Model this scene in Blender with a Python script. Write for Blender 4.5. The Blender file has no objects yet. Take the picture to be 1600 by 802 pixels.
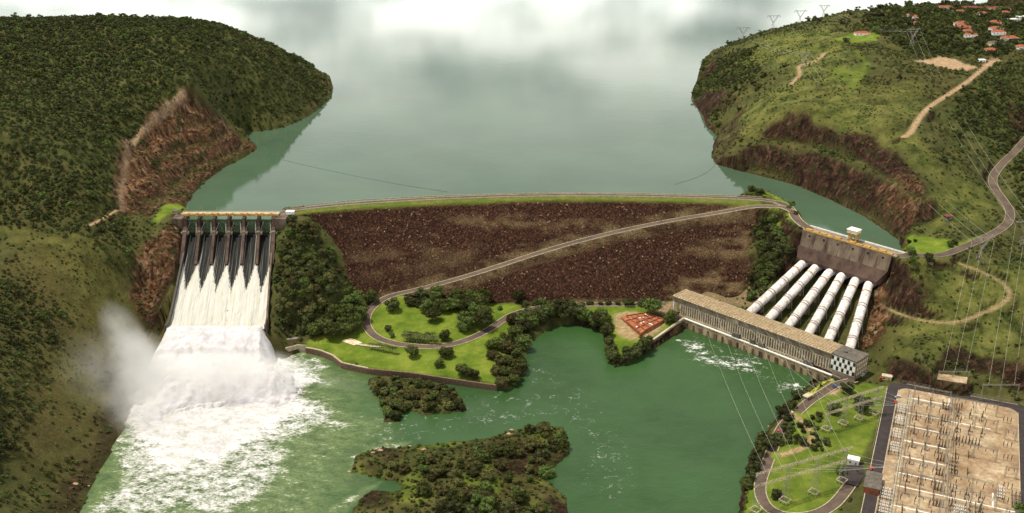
import bpy, math, random
import numpy as np
from mathutils import Vector
random.seed(7); RNG = np.random.default_rng(11)
SC = bpy.context.scene
COL = SC.collection
# ------------------------------------------------------------------ camera, world, sun, exposure
CAM_H = 494.0; PITCH = math.radians(22); FPX = 1600.0
cam_d = bpy.data.cameras.new('camera'); cam = bpy.data.objects.new('camera', cam_d); COL.objects.link(cam)
cam.location = (0, 0, CAM_H); cam.rotation_euler = (math.radians(90) - PITCH, 0, 0)
cam_d.sensor_width = 36; cam_d.lens = 36; cam_d.clip_start = 5; cam_d.clip_end = 20000
SC.camera = cam
SUN_DIR = Vector((-0.36, 0.10, 0.93)).normalized()
w = bpy.data.worlds.new("World"); SC.world = w; w.use_nodes = True
nt = w.node_tree; nt.nodes.clear()
def N(t, typ, **k):
    n = t.nodes.new(typ)
    for a, b in k.items(): setattr(n, a, b)
    return n
def L(t, a, b): t.links.new(a, b)
out = N(nt, 'ShaderNodeOutputWorld')
sky = N(nt, 'ShaderNodeTexSky', sky_type='NISHITA', sun_disc=False)
sky.sun_elevation = math.asin(SUN_DIR.z); sky.sun_rotation = math.atan2(SUN_DIR.x, SUN_DIR.y); sky.altitude = 700
bg = N(nt, 'ShaderNodeBackground'); bg.inputs[1].default_value = 0.10
L(nt, sky.outputs[0], bg.inputs[0])
tc = N(nt, 'ShaderNodeTexCoord'); sep = N(nt, 'ShaderNodeSeparateXYZ'); L(nt, tc.outputs['Generated'], sep.inputs[0])
def mth(t, op, a, b=None, c=None, clamp=False):
    n = N(t, 'ShaderNodeMath', operation=op); n.use_clamp = clamp
    for i, v in enumerate((a, b, c)):
        if v is None: continue
        if isinstance(v, (int, float)): n.inputs[i].default_value = v
        else: L(t, v, n.inputs[i])
    return n.outputs[0]
zz = mth(nt, 'ADD', mth(nt, 'MAXIMUM', sep.outputs[2], 0.0), 0.12)
cmb = N(nt, 'ShaderNodeCombineXYZ')
L(nt, mth(nt, 'DIVIDE', sep.outputs[0], zz), cmb.inputs[0]); L(nt, mth(nt, 'DIVIDE', sep.outputs[1], zz), cmb.inputs[1])
cn = N(nt, 'ShaderNodeTexNoise'); cn.inputs['Scale'].default_value = 1.9; cn.inputs['Detail'].default_value = 9; cn.inputs['Roughness'].default_value = 0.58
L(nt, cmb.outputs[0], cn.inputs['Vector'])
cov = N(nt, 'ShaderNodeValToRGB'); L(nt, cn.outputs[0], cov.inputs[0])
e = cov.color_ramp.elements; e[0].position = 0.28; e[0].color = (0.7, 0.7, 0.7, 1); e[1].position = 0.46; e[1].color = (1, 1, 1, 1)
shade = N(nt, 'ShaderNodeValToRGB'); L(nt, cn.outputs[0], shade.inputs[0])
e = shade.color_ramp.elements; e[0].position = 0.38; e[0].color = (0.24, 0.245, 0.24, 1); e[1].position = 0.57; e[1].color = (1.0, 0.99, 0.93, 1)
e = shade.color_ramp.elements.new(0.5); e.position = 0.47; e.color = (0.52, 0.53, 0.51, 1)
cb = N(nt, 'ShaderNodeBackground'); sm = N(nt, 'ShaderNodeMix', data_type='RGBA'); L(nt, mth(nt, 'MULTIPLY', mth(nt, 'SUBTRACT', sep.outputs[2], 0.17), 9.0, clamp=True), sm.inputs[0]); L(nt, shade.outputs[0], sm.inputs[6]); sm.inputs[7].default_value = (0.84, 0.85, 0.84, 1); L(nt, sm.outputs[2], cb.inputs[0])
# clouds get brighter towards the horizon (thin bright overcast there)
hz = mth(nt, 'MULTIPLY_ADD', mth(nt, 'POWER', mth(nt, 'SUBTRACT', 1.0, mth(nt, 'MAXIMUM', sep.outputs[2], 0.0)), 7.5), 6.4, 0.54)
L(nt, hz, cb.inputs[1])
mx = N(nt, 'ShaderNodeMixShader'); L(nt, cov.outputs[0], mx.inputs[0]); L(nt, bg.outputs[0], mx.inputs[1]); L(nt, cb.outputs[0], mx.inputs[2])
L(nt, mx.outputs[0], out.inputs[0])
sd = bpy.data.lights.new('sun', 'SUN'); sd.energy = 4.0; sd.angle = math.radians(1.0); sd.color = (1.0, 0.92, 0.76)
so = bpy.data.objects.new('sun', sd); COL.objects.link(so); so.rotation_euler = SUN_DIR.to_track_quat('Z', 'Y').to_euler()
SC.view_settings.view_transform = 'Standard'; SC.view_settings.look = 'None'; SC.view_settings.exposure = 0.25; SC.view_settings.gamma = 1.0
SC.render.engine = 'CYCLES'
SC.cycles.use_denoising = True
SC.cycles.max_bounces = 6; SC.cycles.diffuse_bounces = 3; SC.cycles.glossy_bounces = 3; SC.cycles.transparent_max_bounces = 8; SC.cycles.volume_bounces = 3
SC.cycles.volume_step_rate = 2.0

# ------------------------------------------------------------------ helpers
cP, sP = math.cos(PITCH), math.sin(PITCH)
def ray(px, py):
    dx = (px - 800) / FPX; v = (401 - py) / FPX
    return dx, cP + v * sP, -sP + v * cP
def U(px, py, z):
    """the world point at height z seen at photo pixel (px, py): used only to measure where things stand"""
    dx, dy, dz = ray(px, py); t = (z - CAM_H) / dz
    return (dx * t, dy * t, z)
def chaikin(pts, it=2, closed=False):
    p = np.array(pts, float)
    for _ in range(it):
        if closed: a = p; b = np.roll(p, -1, 0)
        else: a = p[:-1]; b = p[1:]
        q = np.empty((len(a) * 2, p.shape[1])); q[0::2] = a * .75 + b * .25; q[1::2] = a * .25 + b * .75
        if not closed: q = np.vstack([p[:1], q, p[-1:]])
        p = q
    return p
def resample(pts, step):
    p = np.array(pts, float); d = np.r_[0, np.cumsum(np.linalg.norm(np.diff(p, axis=0), axis=1))]
    n = max(2, int(d[-1] / step) + 1); s = np.linspace(0, d[-1], n)
    return np.stack([np.interp(s, d, p[:, k]) for k in range(p.shape[1])], 1)
_perm = {}
def vnoise(x, y, scale, seed=0):
    if seed not in _perm: _perm[seed] = np.random.default_rng(1000 + seed).random((256, 256))
    g = _perm[seed]
    u = np.asarray(x, float) / scale; v = np.asarray(y, float) / scale
    i = np.floor(u).astype(int); j = np.floor(v).astype(int); fu = u - i; fv = v - j
    fu = fu * fu * (3 - 2 * fu); fv = fv * fv * (3 - 2 * fv)
    a = g[i & 255, j & 255]; b = g[(i + 1) & 255, j & 255]; c = g[i & 255, (j + 1) & 255]; d = g[(i + 1) & 255, (j + 1) & 255]
    return (a * (1 - fu) + b * fu) * (1 - fv) + (c * (1 - fu) + d * fu) * fv
def fbm(x, y, scale, oct=4, seed=0):
    s = 0; amp = 1; tot = 0
    for k in range(oct):
        s = s + amp * vnoise(x, y, scale / 2 ** k, seed + k); tot += amp; amp *= 0.5
    return s / tot
def inpoly(x, y, poly):
    x = np.asarray(x, float); y = np.asarray(y, float); r = np.zeros(x.shape, bool)
    p = np.array(poly)[:, :2]; n = len(p)
    for k in range(n):
        x0, y0 = p[k]; x1, y1 = p[(k + 1) % n]
        if y0 == y1: continue
        c = (y0 > y) != (y1 > y)
        r ^= c & (x < (x1 - x0) * (y - y0) / (y1 - y0) + x0)
    return r
def pdist(x, y, line, closed=False, zs=None):
    """distance to a polyline; with zs also the interpolated height at the nearest point"""
    p = np.array(line)[:, :2]; n = len(p); x = np.asarray(x, float); y = np.asarray(y, float)
    best = np.full(x.shape, 1e18); bz = np.zeros(x.shape)
    for k in range(n if closed else n - 1):
        a = p[k]; b = p[(k + 1) % n]; ab = b - a; l = ab @ ab + 1e-12
        t = np.clip(((x - a[0]) * ab[0] + (y - a[1]) * ab[1]) / l, 0, 1)
        d = (x - a[0] - t * ab[0]) ** 2 + (y - a[1] - t * ab[1]) ** 2
        m = d < best; best = np.where(m, d, best)
        if zs is not None: bz = np.where(m, zs[k] * (1 - t) + zs[(k + 1) % n] * t, bz)
    return (np.sqrt(best), bz) if zs is not None else np.sqrt(best)
def tag(o, label=None, cat=None, group=None, kind=None):
    if label: o['label'] = label
    if cat: o['category'] = cat
    if group: o['group'] = group
    if kind: o['kind'] = kind
    return o
def wloc(o):
    v = Vector((0, 0, 0))
    while o is not None: v += o.location; o = o.parent
    return v
def empty(name, loc, label=None, cat=None, group=None):
    o = bpy.data.objects.new(name, None); COL.objects.link(o); o.location = loc; o.empty_display_size = 1
    return tag(o, label, cat, group)
def mkobj(name, verts, faces, m, parent=None, smooth=False, attrs=None):
    me = bpy.data.meshes.new(name)
    verts = np.asarray(verts, float)
    if parent is not None: verts = verts - np.array(wloc(parent))
    if isinstance(faces, np.ndarray):
        k = faces.shape[1]
        me.vertices.add(len(verts)); me.vertices.foreach_set('co', verts.astype(np.float32).ravel())
        me.loops.add(faces.size); me.loops.foreach_set('vertex_index', faces.astype(np.int32).ravel())
        me.polygons.add(len(faces)); me.polygons.foreach_set('loop_start', np.arange(0, faces.size, k, dtype=np.int32))
        me.update(calc_edges=True); me.validate()
    else:
        me.from_pydata([tuple(v) for v in verts], [], faces); me.update()
    if attrs:
        for a, val in attrs.items():
            at = me.attributes.new(a, 'FLOAT', 'POINT'); at.data.foreach_set('value', np.asarray(val, np.float32).ravel())
    if smooth: me.polygons.foreach_set('use_smooth', [True] * len(me.polygons))
    me.materials.append(m)
    o = bpy.data.objects.new(name, me); COL.objects.link(o)
    if parent is not None: o.parent = parent
    return o
class MB:
    def __init__(s): s.v = []; s.f = []
    def add(s, vs, fs):
        o = len(s.v); s.v += [tuple(map(float, q)) for q in vs]; s.f += [tuple(i + o for i in f) for f in fs]; return s
    def hexa(s, b, t):
        return s.add(list(b) + list(t), [(3, 2, 1, 0), (4, 5, 6, 7), (0, 1, 5, 4), (1, 2, 6, 5), (2, 3, 7, 6), (3, 0, 4, 7)])
    def box(s, c, d, rz=0, base=False):
        hx, hy, hz = d[0] / 2, d[1] / 2, d[2] / 2; cx, cy, cz = c
        if base: cz += hz
        ca, sa = math.cos(rz), math.sin(rz)
        q = [(cx + ca * x - sa * y, cy + sa * x + ca * y) for x, y in ((-hx, -hy), (hx, -hy), (hx, hy), (-hx, hy))]
        return s.hexa([(a, b, cz - hz) for a, b in q], [(a, b, cz + hz) for a, b in q])
    def prism(s, poly, z0, z1):
        n = len(poly); f = [tuple(range(n - 1, -1, -1)), tuple(range(n, 2 * n))] + [(i, (i + 1) % n, n + (i + 1) % n, n + i) for i in range(n)]
        zb = z0 if hasattr(z0, '__len__') else [z0] * n; zt = z1 if hasattr(z1, '__len__') else [z1] * n
        return s.add([(p[0], p[1], z) for p, z in zip(poly, zb)] + [(p[0], p[1], z) for p, z in zip(poly, zt)], f)
    def tube(s, pts, r, n=6, cap=True):
        pts = [Vector(p) for p in pts]; rs = r if hasattr(r, '__len__') else [r] * len(pts); o = []
        for i, p in enumerate(pts):
            d = (pts[min(i + 1, len(pts) - 1)] - pts[max(i - 1, 0)]).normalized()
            up = Vector((0, 0, 1)) if abs(d.z) < .95 else Vector((1, 0, 0))
            a = d.cross(up).normalized(); b = a.cross(d)
            for k in range(n):
                t = 2 * math.pi * k / n + math.pi / n
                o.append(p + (a * math.cos(t) + b * math.sin(t)) * rs[i])
        f = [(i * n + k, i * n + (k + 1) % n, (i + 1) * n + (k + 1) % n, (i + 1) * n + k) for i in range(len(pts) - 1) for k in range(n)]
        if cap: f += [tuple(range(n)), tuple(range((len(pts) - 1) * n + n - 1, (len(pts) - 1) * n - 1, -1))]
        return s.add(o, f)
    def bar(s, a, b, w_): return s.tube([a, b], w_ * .7, 4)
    def build(s, name, m, parent=None, smooth=False): return mkobj(name, s.v, s.f, m, parent, smooth)
def copytree(o, parent=None):
    c = o.copy(); COL.objects.link(c)
    if parent is not None: c.parent = parent
    for ch in list(o.children): copytree(ch, c)
    return c

# ------------------------------------------------------------------ materials
def mat(name, c1, c2=None, rough=.85, scale=.1, detail=5, pos=(.4, .6), bump=0, bscale=None, spec=.3, metal=0, vec=None, stretch=None):
    m = bpy.data.materials.new(name); m.use_nodes = True; t = m.node_tree; b = t.nodes['Principled BSDF']
    b.inputs['Roughness'].default_value = rough; b.inputs['Specular IOR Level'].default_value = spec; b.inputs['Metallic'].default_value = metal
    g = N(t, 'ShaderNodeNewGeometry'); vecout = g.outputs['Position']
    if stretch:
        mp = N(t, 'ShaderNodeMapping'); mp.inputs['Scale'].default_value = stretch; L(t, vecout, mp.inputs[0]); vecout = mp.outputs[0]
    if c2 is None: c2 = tuple(x * .75 for x in c1)
    n = N(t, 'ShaderNodeTexNoise'); n.inputs['Scale'].default_value = scale; n.inputs['Detail'].default_value = detail; n.inputs['Roughness'].default_value = .62
    L(t, vecout, n.inputs['Vector'])
    r = N(t, 'ShaderNodeValToRGB'); L(t, n.outputs[0], r.inputs[0]); e = r.color_ramp.elements
    e[0].position = pos[0]; e[0].color = (*c1, 1); e[1].position = pos[1]; e[1].color = (*c2, 1)
    L(t, r.outputs[0], b.inputs['Base Color'])
    if bump:
        n2 = N(t, 'ShaderNodeTexNoise'); n2.inputs['Scale'].default_value = bscale or scale * 4; n2.inputs['Detail'].default_value = 4; L(t, vecout, n2.inputs['Vector'])
        bp = N(t, 'ShaderNodeBump'); bp.inputs['Strength'].default_value = 1; bp.inputs['Distance'].default_value = bump; L(t, n2.outputs[0], bp.inputs['Height']); L(t, bp.outputs[0], b.inputs['Normal'])
    return m
def attr(t, name): return N(t, 'ShaderNodeAttribute', attribute_name=name).outputs['Fac']
def mixc(t, f, a, b):
    n = N(t, 'ShaderNodeMix', data_type='RGBA')
    if isinstance(f, (int, float)): n.inputs[0].default_value = f
    else: L(t, f, n.inputs[0])
    for i, v in ((6, a), (7, b)):
        if isinstance(v, tuple): n.inputs[i].default_value = (*v, 1)
        else: L(t, v, n.inputs[i])
    return n.outputs[2]
def noise(t, vec, scale, detail=4, rough=.6, typ='noise'):
    if typ == 'vor':
        n = N(t, 'ShaderNodeTexVoronoi'); n.inputs['Scale'].default_value = scale; L(t, vec, n.inputs['Vector']); return n
    n = N(t, 'ShaderNodeTexNoise'); n.inputs['Scale'].default_value = scale; n.inputs['Detail'].default_value = detail; n.inputs['Roughness'].default_value = rough
    L(t, vec, n.inputs['Vector']); return n.outputs[0]
def ramp(t, fac, stops):
    r = N(t, 'ShaderNodeValToRGB'); L(t, fac, r.inputs[0]); els = r.color_ramp.elements
    while len(els) < len(stops): els.new(.5)
    for e_, (p, c) in zip(els, stops):
        e_.position = p; e_.color = (*c, 1) if isinstance(c, tuple) else (c, c, c, 1)
    return r.outputs[0]
def mapping(t, vec, sc, rot=(0, 0, 0)):
    mp = N(t, 'ShaderNodeMapping'); mp.inputs['Scale'].default_value = sc; mp.inputs['Rotation'].default_value = rot; L(t, vec, mp.inputs[0]); return mp.outputs[0]
M = {}
# ------------------------------------------------------------------ outlines measured from the photograph
RES_PX = [(290, 327), (292, 318), (300, 305), (320, 285), (350, 262), (385, 244), (402, 233), (392, 222), (378, 212), (385, 207), (440, 200), (470, 188), (495, 172), (518, 152)]
res = [U(a, b, 85)[:2] for a, b in RES_PX] + [(-330, 1850), (-440, 1990), (-900, 2180), (-1500, 2300), (-3000, 2400), (-3200, 9000), (6000, 9000), (4000, 4300), (1700, 3400), (1330, 2890), (1260, 2750), (1500, 2500), (1100, 2330), (900, 2290), (620, 2150), (450, 2030), (370, 1960), (332, 1840)]
RES_PX2 = [(1080, 155), (1090, 168), (1099, 180), (1104, 196), (1122, 216), (1114, 232), (1112, 246), (1120, 257), (1150, 265), (1200, 278), (1248, 290), (1300, 313), (1349, 337), (1385, 361), (1405, 376), (1409, 388)]
res += [U(a, b, 85)[:2] for a, b in RES_PX2]
IN_A = np.array(U(1262, 357, 92)[:2]); IN_B = np.array(U(1408, 399, 92)[:2])
res += [tuple(IN_B + (2, 2)), tuple(IN_A + (2, 2))]
res += [U(a, b, 85)[:2] for a, b in [(1252, 345), (1238, 328), (1213, 308), (1196, 300), (1176, 297), (1160, 303), (1148, 309)]]
CREST_UP = [U(a, b, 92) for a, b in [(440, 329), (480, 321.5), (560, 313.5), (700, 306.5), (850, 302.5), (1000, 303.5), (1150, 306.5), (1200, 310)]]
res += [(x, y + 9) for x, y, z in CREST_UP[::-1]]
res += [(-268, 1122), (-380, 1122)]
RES = np.array(res)
SH_L = [(112, 1000), (120, 840), (125, 802), (150, 747), (172, 705), (190, 672), (202, 645), (214, 600), (238, 560), (250, 530)]
riv = SH_L + [(268, 512), (415, 512), (428, 545), (442, 562), (468, 549), (480, 544), (532, 567), (548, 578), (775, 607), (800, 608), (818, 572), (824, 540), (862, 510), (900, 505), (940, 516), (947, 545), (950, 566), (960, 575), (985, 568), (1018, 545), (1074, 513), (1277, 603), (1262, 609), (1240, 626), (1222, 652), (1192, 688), (1174, 716), (1162, 760), (1152, 840), (1142, 1000)]
RIV = np.array([U(a, b, 0)[:2] for a, b in riv])
ISL1 = np.array([U(a, b, 0)[:2] for a, b in [(572, 592), (600, 586), (680, 598), (712, 612), (722, 632), (735, 640), (700, 648), (660, 650), (632, 640), (628, 660), (600, 662), (595, 645), (590, 625), (575, 610)]])
ISL2 = np.array([U(a, b, 0)[:2] for a, b in [(552, 712), (590, 700), (640, 698), (700, 690), (760, 684), (800, 672), (850, 664), (882, 666), (890, 690), (890, 712), (862, 735), (850, 745), (885, 775), (893, 802), (900, 900), (560, 900), (540, 812), (560, 780), (580, 765), (618, 768), (628, 762), (618, 755), (590, 748), (545, 738)]])
# dam face, crest line to toe
CREST_DN = [U(a, b, 92) for a, b in [(430, 338), (487, 331), (560, 324), (700, 316), (850, 310.5), (1000, 311), (1150, 316.5), (1260, 326)]]
TOE = [U(a, b, z) for a, b, z in [(430, 472, 12), (560, 466, 14), (640, 462, 16), (720, 463, 15), (830, 473, 12), (950, 472, 12), (1050, 465, 13), (1165, 457, 16), (1260, 452, 16)]]
def _col(l, k): return [q[k] for q in l]
def dam_z(x, y):
    yc = np.interp(x, _col(CREST_DN, 0), _col(CREST_DN, 1)); yt = np.interp(x, _col(TOE, 0), _col(TOE, 1)); zt = np.interp(x, _col(TOE, 0), _col(TOE, 2))
    yu = np.interp(x, _col(CREST_UP, 0), _col(CREST_UP, 1)) + 1
    t = (yc - y) / (yc - yt)
    z = 92 + (zt - 92) * t
    z = np.where(t < 0, 92.0, z)
    z = np.where(y > yu, 92 - (y - yu) * .6, z)
    ok = (x > -262) & (x < 330) & (t < 1.04)
    return np.where(ok, z, -50.0)
# ------------------------------------------------------------------ terrain heights from spot levels
CP = """
-200 30 245; 100 30 240;0 30 240;200 30 236;300 33 225;350 45 210;400 62 185;440 80 160;480 105 125;485 125 110;500 137 98
450 150 120;400 150 145;420 110 160;400 190 100;350 190 130;340 100 190;300 120 195;290 146 176;320 165 155;375 218 100;240 185 156;205 225 136;190 290 113;190 330 98
280 220 124;250 280 106;300 260 101;240 235 130;330 205 128;290 300 96;270 318 93;255 330 93;243 343 92
-200 100 225;0 100 222;100 100 215;200 100 208;0 200 185;100 200 175;-200 200 190;170 200 168;0 300 128;100 300 130;-200 300 135;150 300 122;0 358 110;100 362 104;150 372 96;190 395 80
-200 400 105;0 450 95;0 550 75;0 650 55;0 802 30;-200 550 100;-200 700 80;-200 900 40;0 950 8;100 450 75;100 550 50;100 650 28;100 750 6;200 450 46;200 550 14;170 620 10;60 802 12
230 370 80;280 345 92;245 400 68;230 440 45;250 480 28;232 515 12;284 365 88;278 385 74;262 440 48;247 490 28;150 430 68;150 520 38;150 600 22
440 333 93;455 345 88;434 385 74;430 440 48;424 505 22;440 535 7;480 400 62;470 360 82;520 450 35;500 430 45;455 450 50;460 500 18;540 472 20;500 520 9;550 500 9;480 535 6;520 480 18
600 500 9;700 460 15;700 550 6;800 482 12;575 583 5;770 603 5;640 560 6;640 485 12;720 500 10;790 560 6;600 465 16;830 480 12;900 482 12;950 480 12;1000 482 12;1050 475 13
960 500 9;1010 520 8;975 545 6;1000 500 9;1045 497 10;1065 500 10;850 490 10;910 495 10
1196 322 93;1210 330 90;1230 345 92;1225 375 74;1200 400 54;1200 440 34;1170 470 22;1235 425 46;1215 350 80;1205 365 70;1245 365 88;1240 330 93;1215 312 92;1250 350 92;1185 302 90;1243 390 68
1120 462 16;1090 455 16;1140 470 17
1370 470 46;1362 520 28;1352 548 18;1388 450 62;1402 430 78;1395 405 90;1420 380 92;1440 370 95;1440 395 93;1480 400 95;1460 385 94
1450 412 88;1460 435 78;1420 440 76;1540 370 96;1583 345 100;1600 300 112;1548 290 112;1560 260 120;1600 215 130;1500 360 100;1450 340 108;1500 390 95
1500 500 50;1500 430 80;1400 480 50;1450 470 62;1400 520 36;1430 500 48;1600 450 74;1650 400 95;1560 480 64;1600 520 46;1600 575 40;1560 545 41;1480 545 40;1440 560 34;1400 560 26;1380 575 15
1400 590 16;1500 603 17;1590 625 17;1480 590 23;1520 592 24;1570 600 22;1530 580 26;1600 600 26;1640 640 20
1240 645 12;1300 610 12;1345 600 12;1390 602 14;1200 725 10;1185 800 10;1300 700 13;1330 790 14;1405 605 15;1590 640 15;1570 800 15;1450 700 15;1340 840 15;1500 900 15;1200 900 10;1600 700 16;1700 800 22;1700 620 40;1590 720 15;1800 500 80;1800 800 50
1181 227 119;1204 228 121;1268 239 123;1320 255 125;1370 274 125;1430 311 125;1171 255 98;1210 262 98;1255 277 97;1310 300 97;1366 325 97;1400 350 97;1417 362 98
1201 216 124;1245 220 126;1289 229 128;1349 252 129;1400 285 129;1438 312 127;1204 200 136;1236 196 143;1268 198 147;1295 213 146;1330 210 151;1366 216 151;1400 240 147;1417 252 143;1440 287 137
1150 268 92;1200 281 92;1248 293 92;1300 316 92;1349 341 92;1390 368 92;1150 250 98;1130 245 96
1300 150 175;1250 165 166;1200 150 152;1160 180 130;1150 215 115;1130 200 105;1130 140 130;1200 100 165;1300 60 202;1300 100 190;1250 80 185;1100 120 110;1100 150 105;1180 62 170;1210 50 180;1250 38 190;1320 20 205;1450 9 222;1600 8 226;1800 10 220;1130 80 142;1100 100 112
1380 190 168;1425 208 160;1400 120 186;1400 60 205;1500 50 212;1500 100 190;1450 150 172;1600 100 190;1580 150 176;1500 200 150;1600 60 210;1550 95 190;1700 100 200;1700 250 150;1460 250 145;1470 300 122;1500 300 118;1560 200 150;1350 120 182;1520 250 134
"""
def parse(s):
    return [tuple(map(float, q.split())) for ln in s.strip().splitlines() for q in ln.split(';') if q.strip()]
pts = [U(a, b, z) for a, b, z in parse(CP)]
pts += [(-1500, 1500, 260), (-1200, 900, 200), (-1500, 2200, 100), (1300, 1500, 230), (1300, 900, 200), (900, 700, 70), (1500, 2200, 215), (2500, 3500, 150), (-900, 400, 120), (900, 400, 60), (-700, 1990, 110), (0, 400, 0), (0, 1500, 50), (0, 2200, 50), (-200, 1350, 60), (250, 1350, 65), (200, 1600, 60), (-100, 1800, 50), (700, 2050, 160), (1000, 2200, 150)]
# river bed and below the dam
for a, b in [(300, 700), (400, 650), (500, 620), (600, 690), (500, 760), (330, 600), (350, 802), (700, 660), (800, 640), (900, 560), (900, 620), (950, 680), (1050, 620), (1050, 740), (1150, 620), (1200, 600), (1120, 560), (950, 790), (880, 540), (1000, 590), (1110, 680)]:
    pts.append(U(a, b, -6))
for x, y in RES[:14]: pts.append((x, y, 85))
for x, y in RES[31:48]: pts.append((x, y, 85))
def damhit(px, py):
    dx, dy, dz = ray(px, py); t = np.arange(900, 1600, 1.0)
    k = np.argmax(dam_z(dx * t, dy * t) > CAM_H + dz * t); t = t[k]
    return (dx * t, dy * t, CAM_H + dz * t)
for a, b in [(489, 340), (505, 360), (520, 385), (535, 415), (547, 440), (558, 460)]: x, y, z = damhit(a, b); pts.append((x, y, z + .5)); 
for a, b in [(1188, 340), (1182, 370), (1174, 410), (1166, 450)]: x, y, z = damhit(a, b); pts.append((x, y, z + .5))
for a in range(600, 1170, 60):
    for b in (345, 380, 420, 450):
        if a < 590 and b < 400: continue
        x, y, z = damhit(a, b); pts.append((x, y, z - 10))
# penstocks
PEN = []
_t = [(1253.7, 412.5), (1274, 419), (1294, 427.6), (1314, 432.7), (1336, 439.4), (1357, 446)]
_b = [(1178, 483), (1206.5, 493), (1237, 503.4), (1267, 515), (1297.5, 525), (1329.5, 538.8)]
for (a, b), (c, d) in zip(_t, _b):
    p = np.array(U(a, b, 58)); q = np.array(U(c, d, 26)); PEN.append((p, q))
    for s in (-.15, .15, .5, .85): r_ = p + (q - p) * s; pts.append((r_[0], r_[1], r_[2] - 9))
P = np.array(pts)
keep = [0]
for i in range(1, len(P)):
    if np.min(np.hypot(*(P[keep, :2] - P[i, :2]).T)) > 5: keep.append(i)
P = P[keep]
def phi(r): return np.sqrt(r * r + 6.0 ** 2)
_n = len(P); A = np.zeros((_n + 3, _n + 3)); A[:_n, :_n] = phi(np.hypot(P[:, None, 0] - P[None, :, 0], P[:, None, 1] - P[None, :, 1]))
A[:_n, _n] = 1; A[:_n, _n + 1:] = P[:, :2] / 1000; A[_n, :_n] = 1; A[_n + 1:, :_n] = P[:, :2].T / 1000
A[:_n, :_n] += np.eye(_n) * -.5
W = np.linalg.solve(A, np.r_[P[:, 2], 0, 0, 0])
def rbf(x, y):
    sh = x.shape; x = x.ravel(); y = y.ravel(); o = np.empty(len(x))
    for i in range(0, len(x), 20000):
        s = slice(i, i + 20000)
        o[s] = phi(np.hypot(x[s, None] - P[None, :, 0], y[s, None] - P[None, :, 1])) @ W[:_n] + W[_n] + (x[s] * W[_n + 1] + y[s] * W[_n + 2]) / 1000
    return o.reshape(sh)
def axis(segs):
    o = [segs[0][0]]
    for a, b, st in segs: n = int(round((b - a) / st)); o += list(np.linspace(a, b, n + 1)[1:])
    return np.array(o)
GX = axis([(-6000, -1600, 400), (-1600, -760, 20), (-760, 860, 3.0), (860, 1700, 20), (1700, 6000, 400)])
GY = axis([(-500, 540, 80), (540, 1450, 3.0), (1450, 2050, 7), (2050, 3200, 30), (3200, 9000, 400)])
X, Y = np.meshgrid(GX, GY, indexing='ij')
Z = rbf(X, Y)
Z = np.clip(Z, -14, 262)
bigm = np.clip((np.abs(X) - 1500) / 1500, 0, 1); Z = Z * (1 - bigm) + 180 * bigm
Z += ((fbm(X, Y, 70, 4, 3) - .5) * 8 - np.abs(fbm(X * .8 + Y * .3, Y * .6, 46, 3, 8) - .5) * 16 + 2) * np.clip((Z - 18) / 25, 0, 1) * np.clip(1 - ((Z > 80) & (np.abs(X) < 420) & (Y < 1200)), .15, 1)
dR = pdist(X, Y, RES, True); inR = inpoly(X, Y, RES)
dV = pdist(X, Y, RIV, True); inV = inpoly(X, Y, RIV)
inI = inpoly(X, Y, ISL1) | inpoly(X, Y, ISL2); dI = np.minimum(pdist(X, Y, ISL1, True), pdist(X, Y, ISL2, True))
Z = np.where(inR, np.minimum(Z, 84.4 - .45 * dR), np.where((Z > 78) & (dR < 9), np.maximum(Z, 85.3 + .25 * dR), Z))
jit = (fbm(X, Y, 14, 3, 40) - .5) * 9
isl = np.clip((dI + jit) * .16, -1.5, 2.2) + np.where(inpoly(X, Y, ISL2), np.clip(dI * .10, 0, 5.5) * fbm(X, Y, 30, 3, 44) * 1.6, 0)
lowV = np.maximum(-6, np.minimum(Z, -.8 - .4 * dV))
Z = np.where(inV & inI, isl, np.where(inV, lowV, np.where((dV < 6) & (Y < 1100), np.maximum(Z, .7 + .25 * dV), Z)))
# gardens: level lawns
def G(x, y, Zg=None):
    Zg = Z if Zg is None else Zg
    fx = np.interp(x, GX, np.arange(len(GX))); fy = np.interp(y, GY, np.arange(len(GY)))
    i = np.minimum(fx.astype(int), len(GX) - 2); j = np.minimum(fy.astype(int), len(GY) - 2); a = fx - i; b = fy - j
    return (Zg[i, j] * (1 - a) + Zg[i + 1, j] * a) * (1 - b) + (Zg[i, j + 1] * (1 - a) + Zg[i + 1, j + 1] * a) * b
def surf(x, y): return np.maximum(G(x, y), dam_z(x, y))
def hit(px, py, f=None):
    f = f or surf
    dx, dy, dz = ray(px, py); t = np.arange(560, 4000, 2.0); g = f(dx * t, dy * t) - (CAM_H + dz * t)
    k = int(np.argmax(g > 0))
    if g[k] <= 0: return U(px, py, 85)
    a = -g[k - 1] / (g[k] - g[k - 1]) if k else 0; tt = t[k - 1] + a * 2.0
    return (dx * tt, dy * tt, CAM_H + dz * tt)
def gz(x, y): return float(surf(np.array([x]), np.array([y]))[0])
def poly3(s): return np.array([hit(a, b) for a, b in s])
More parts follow.
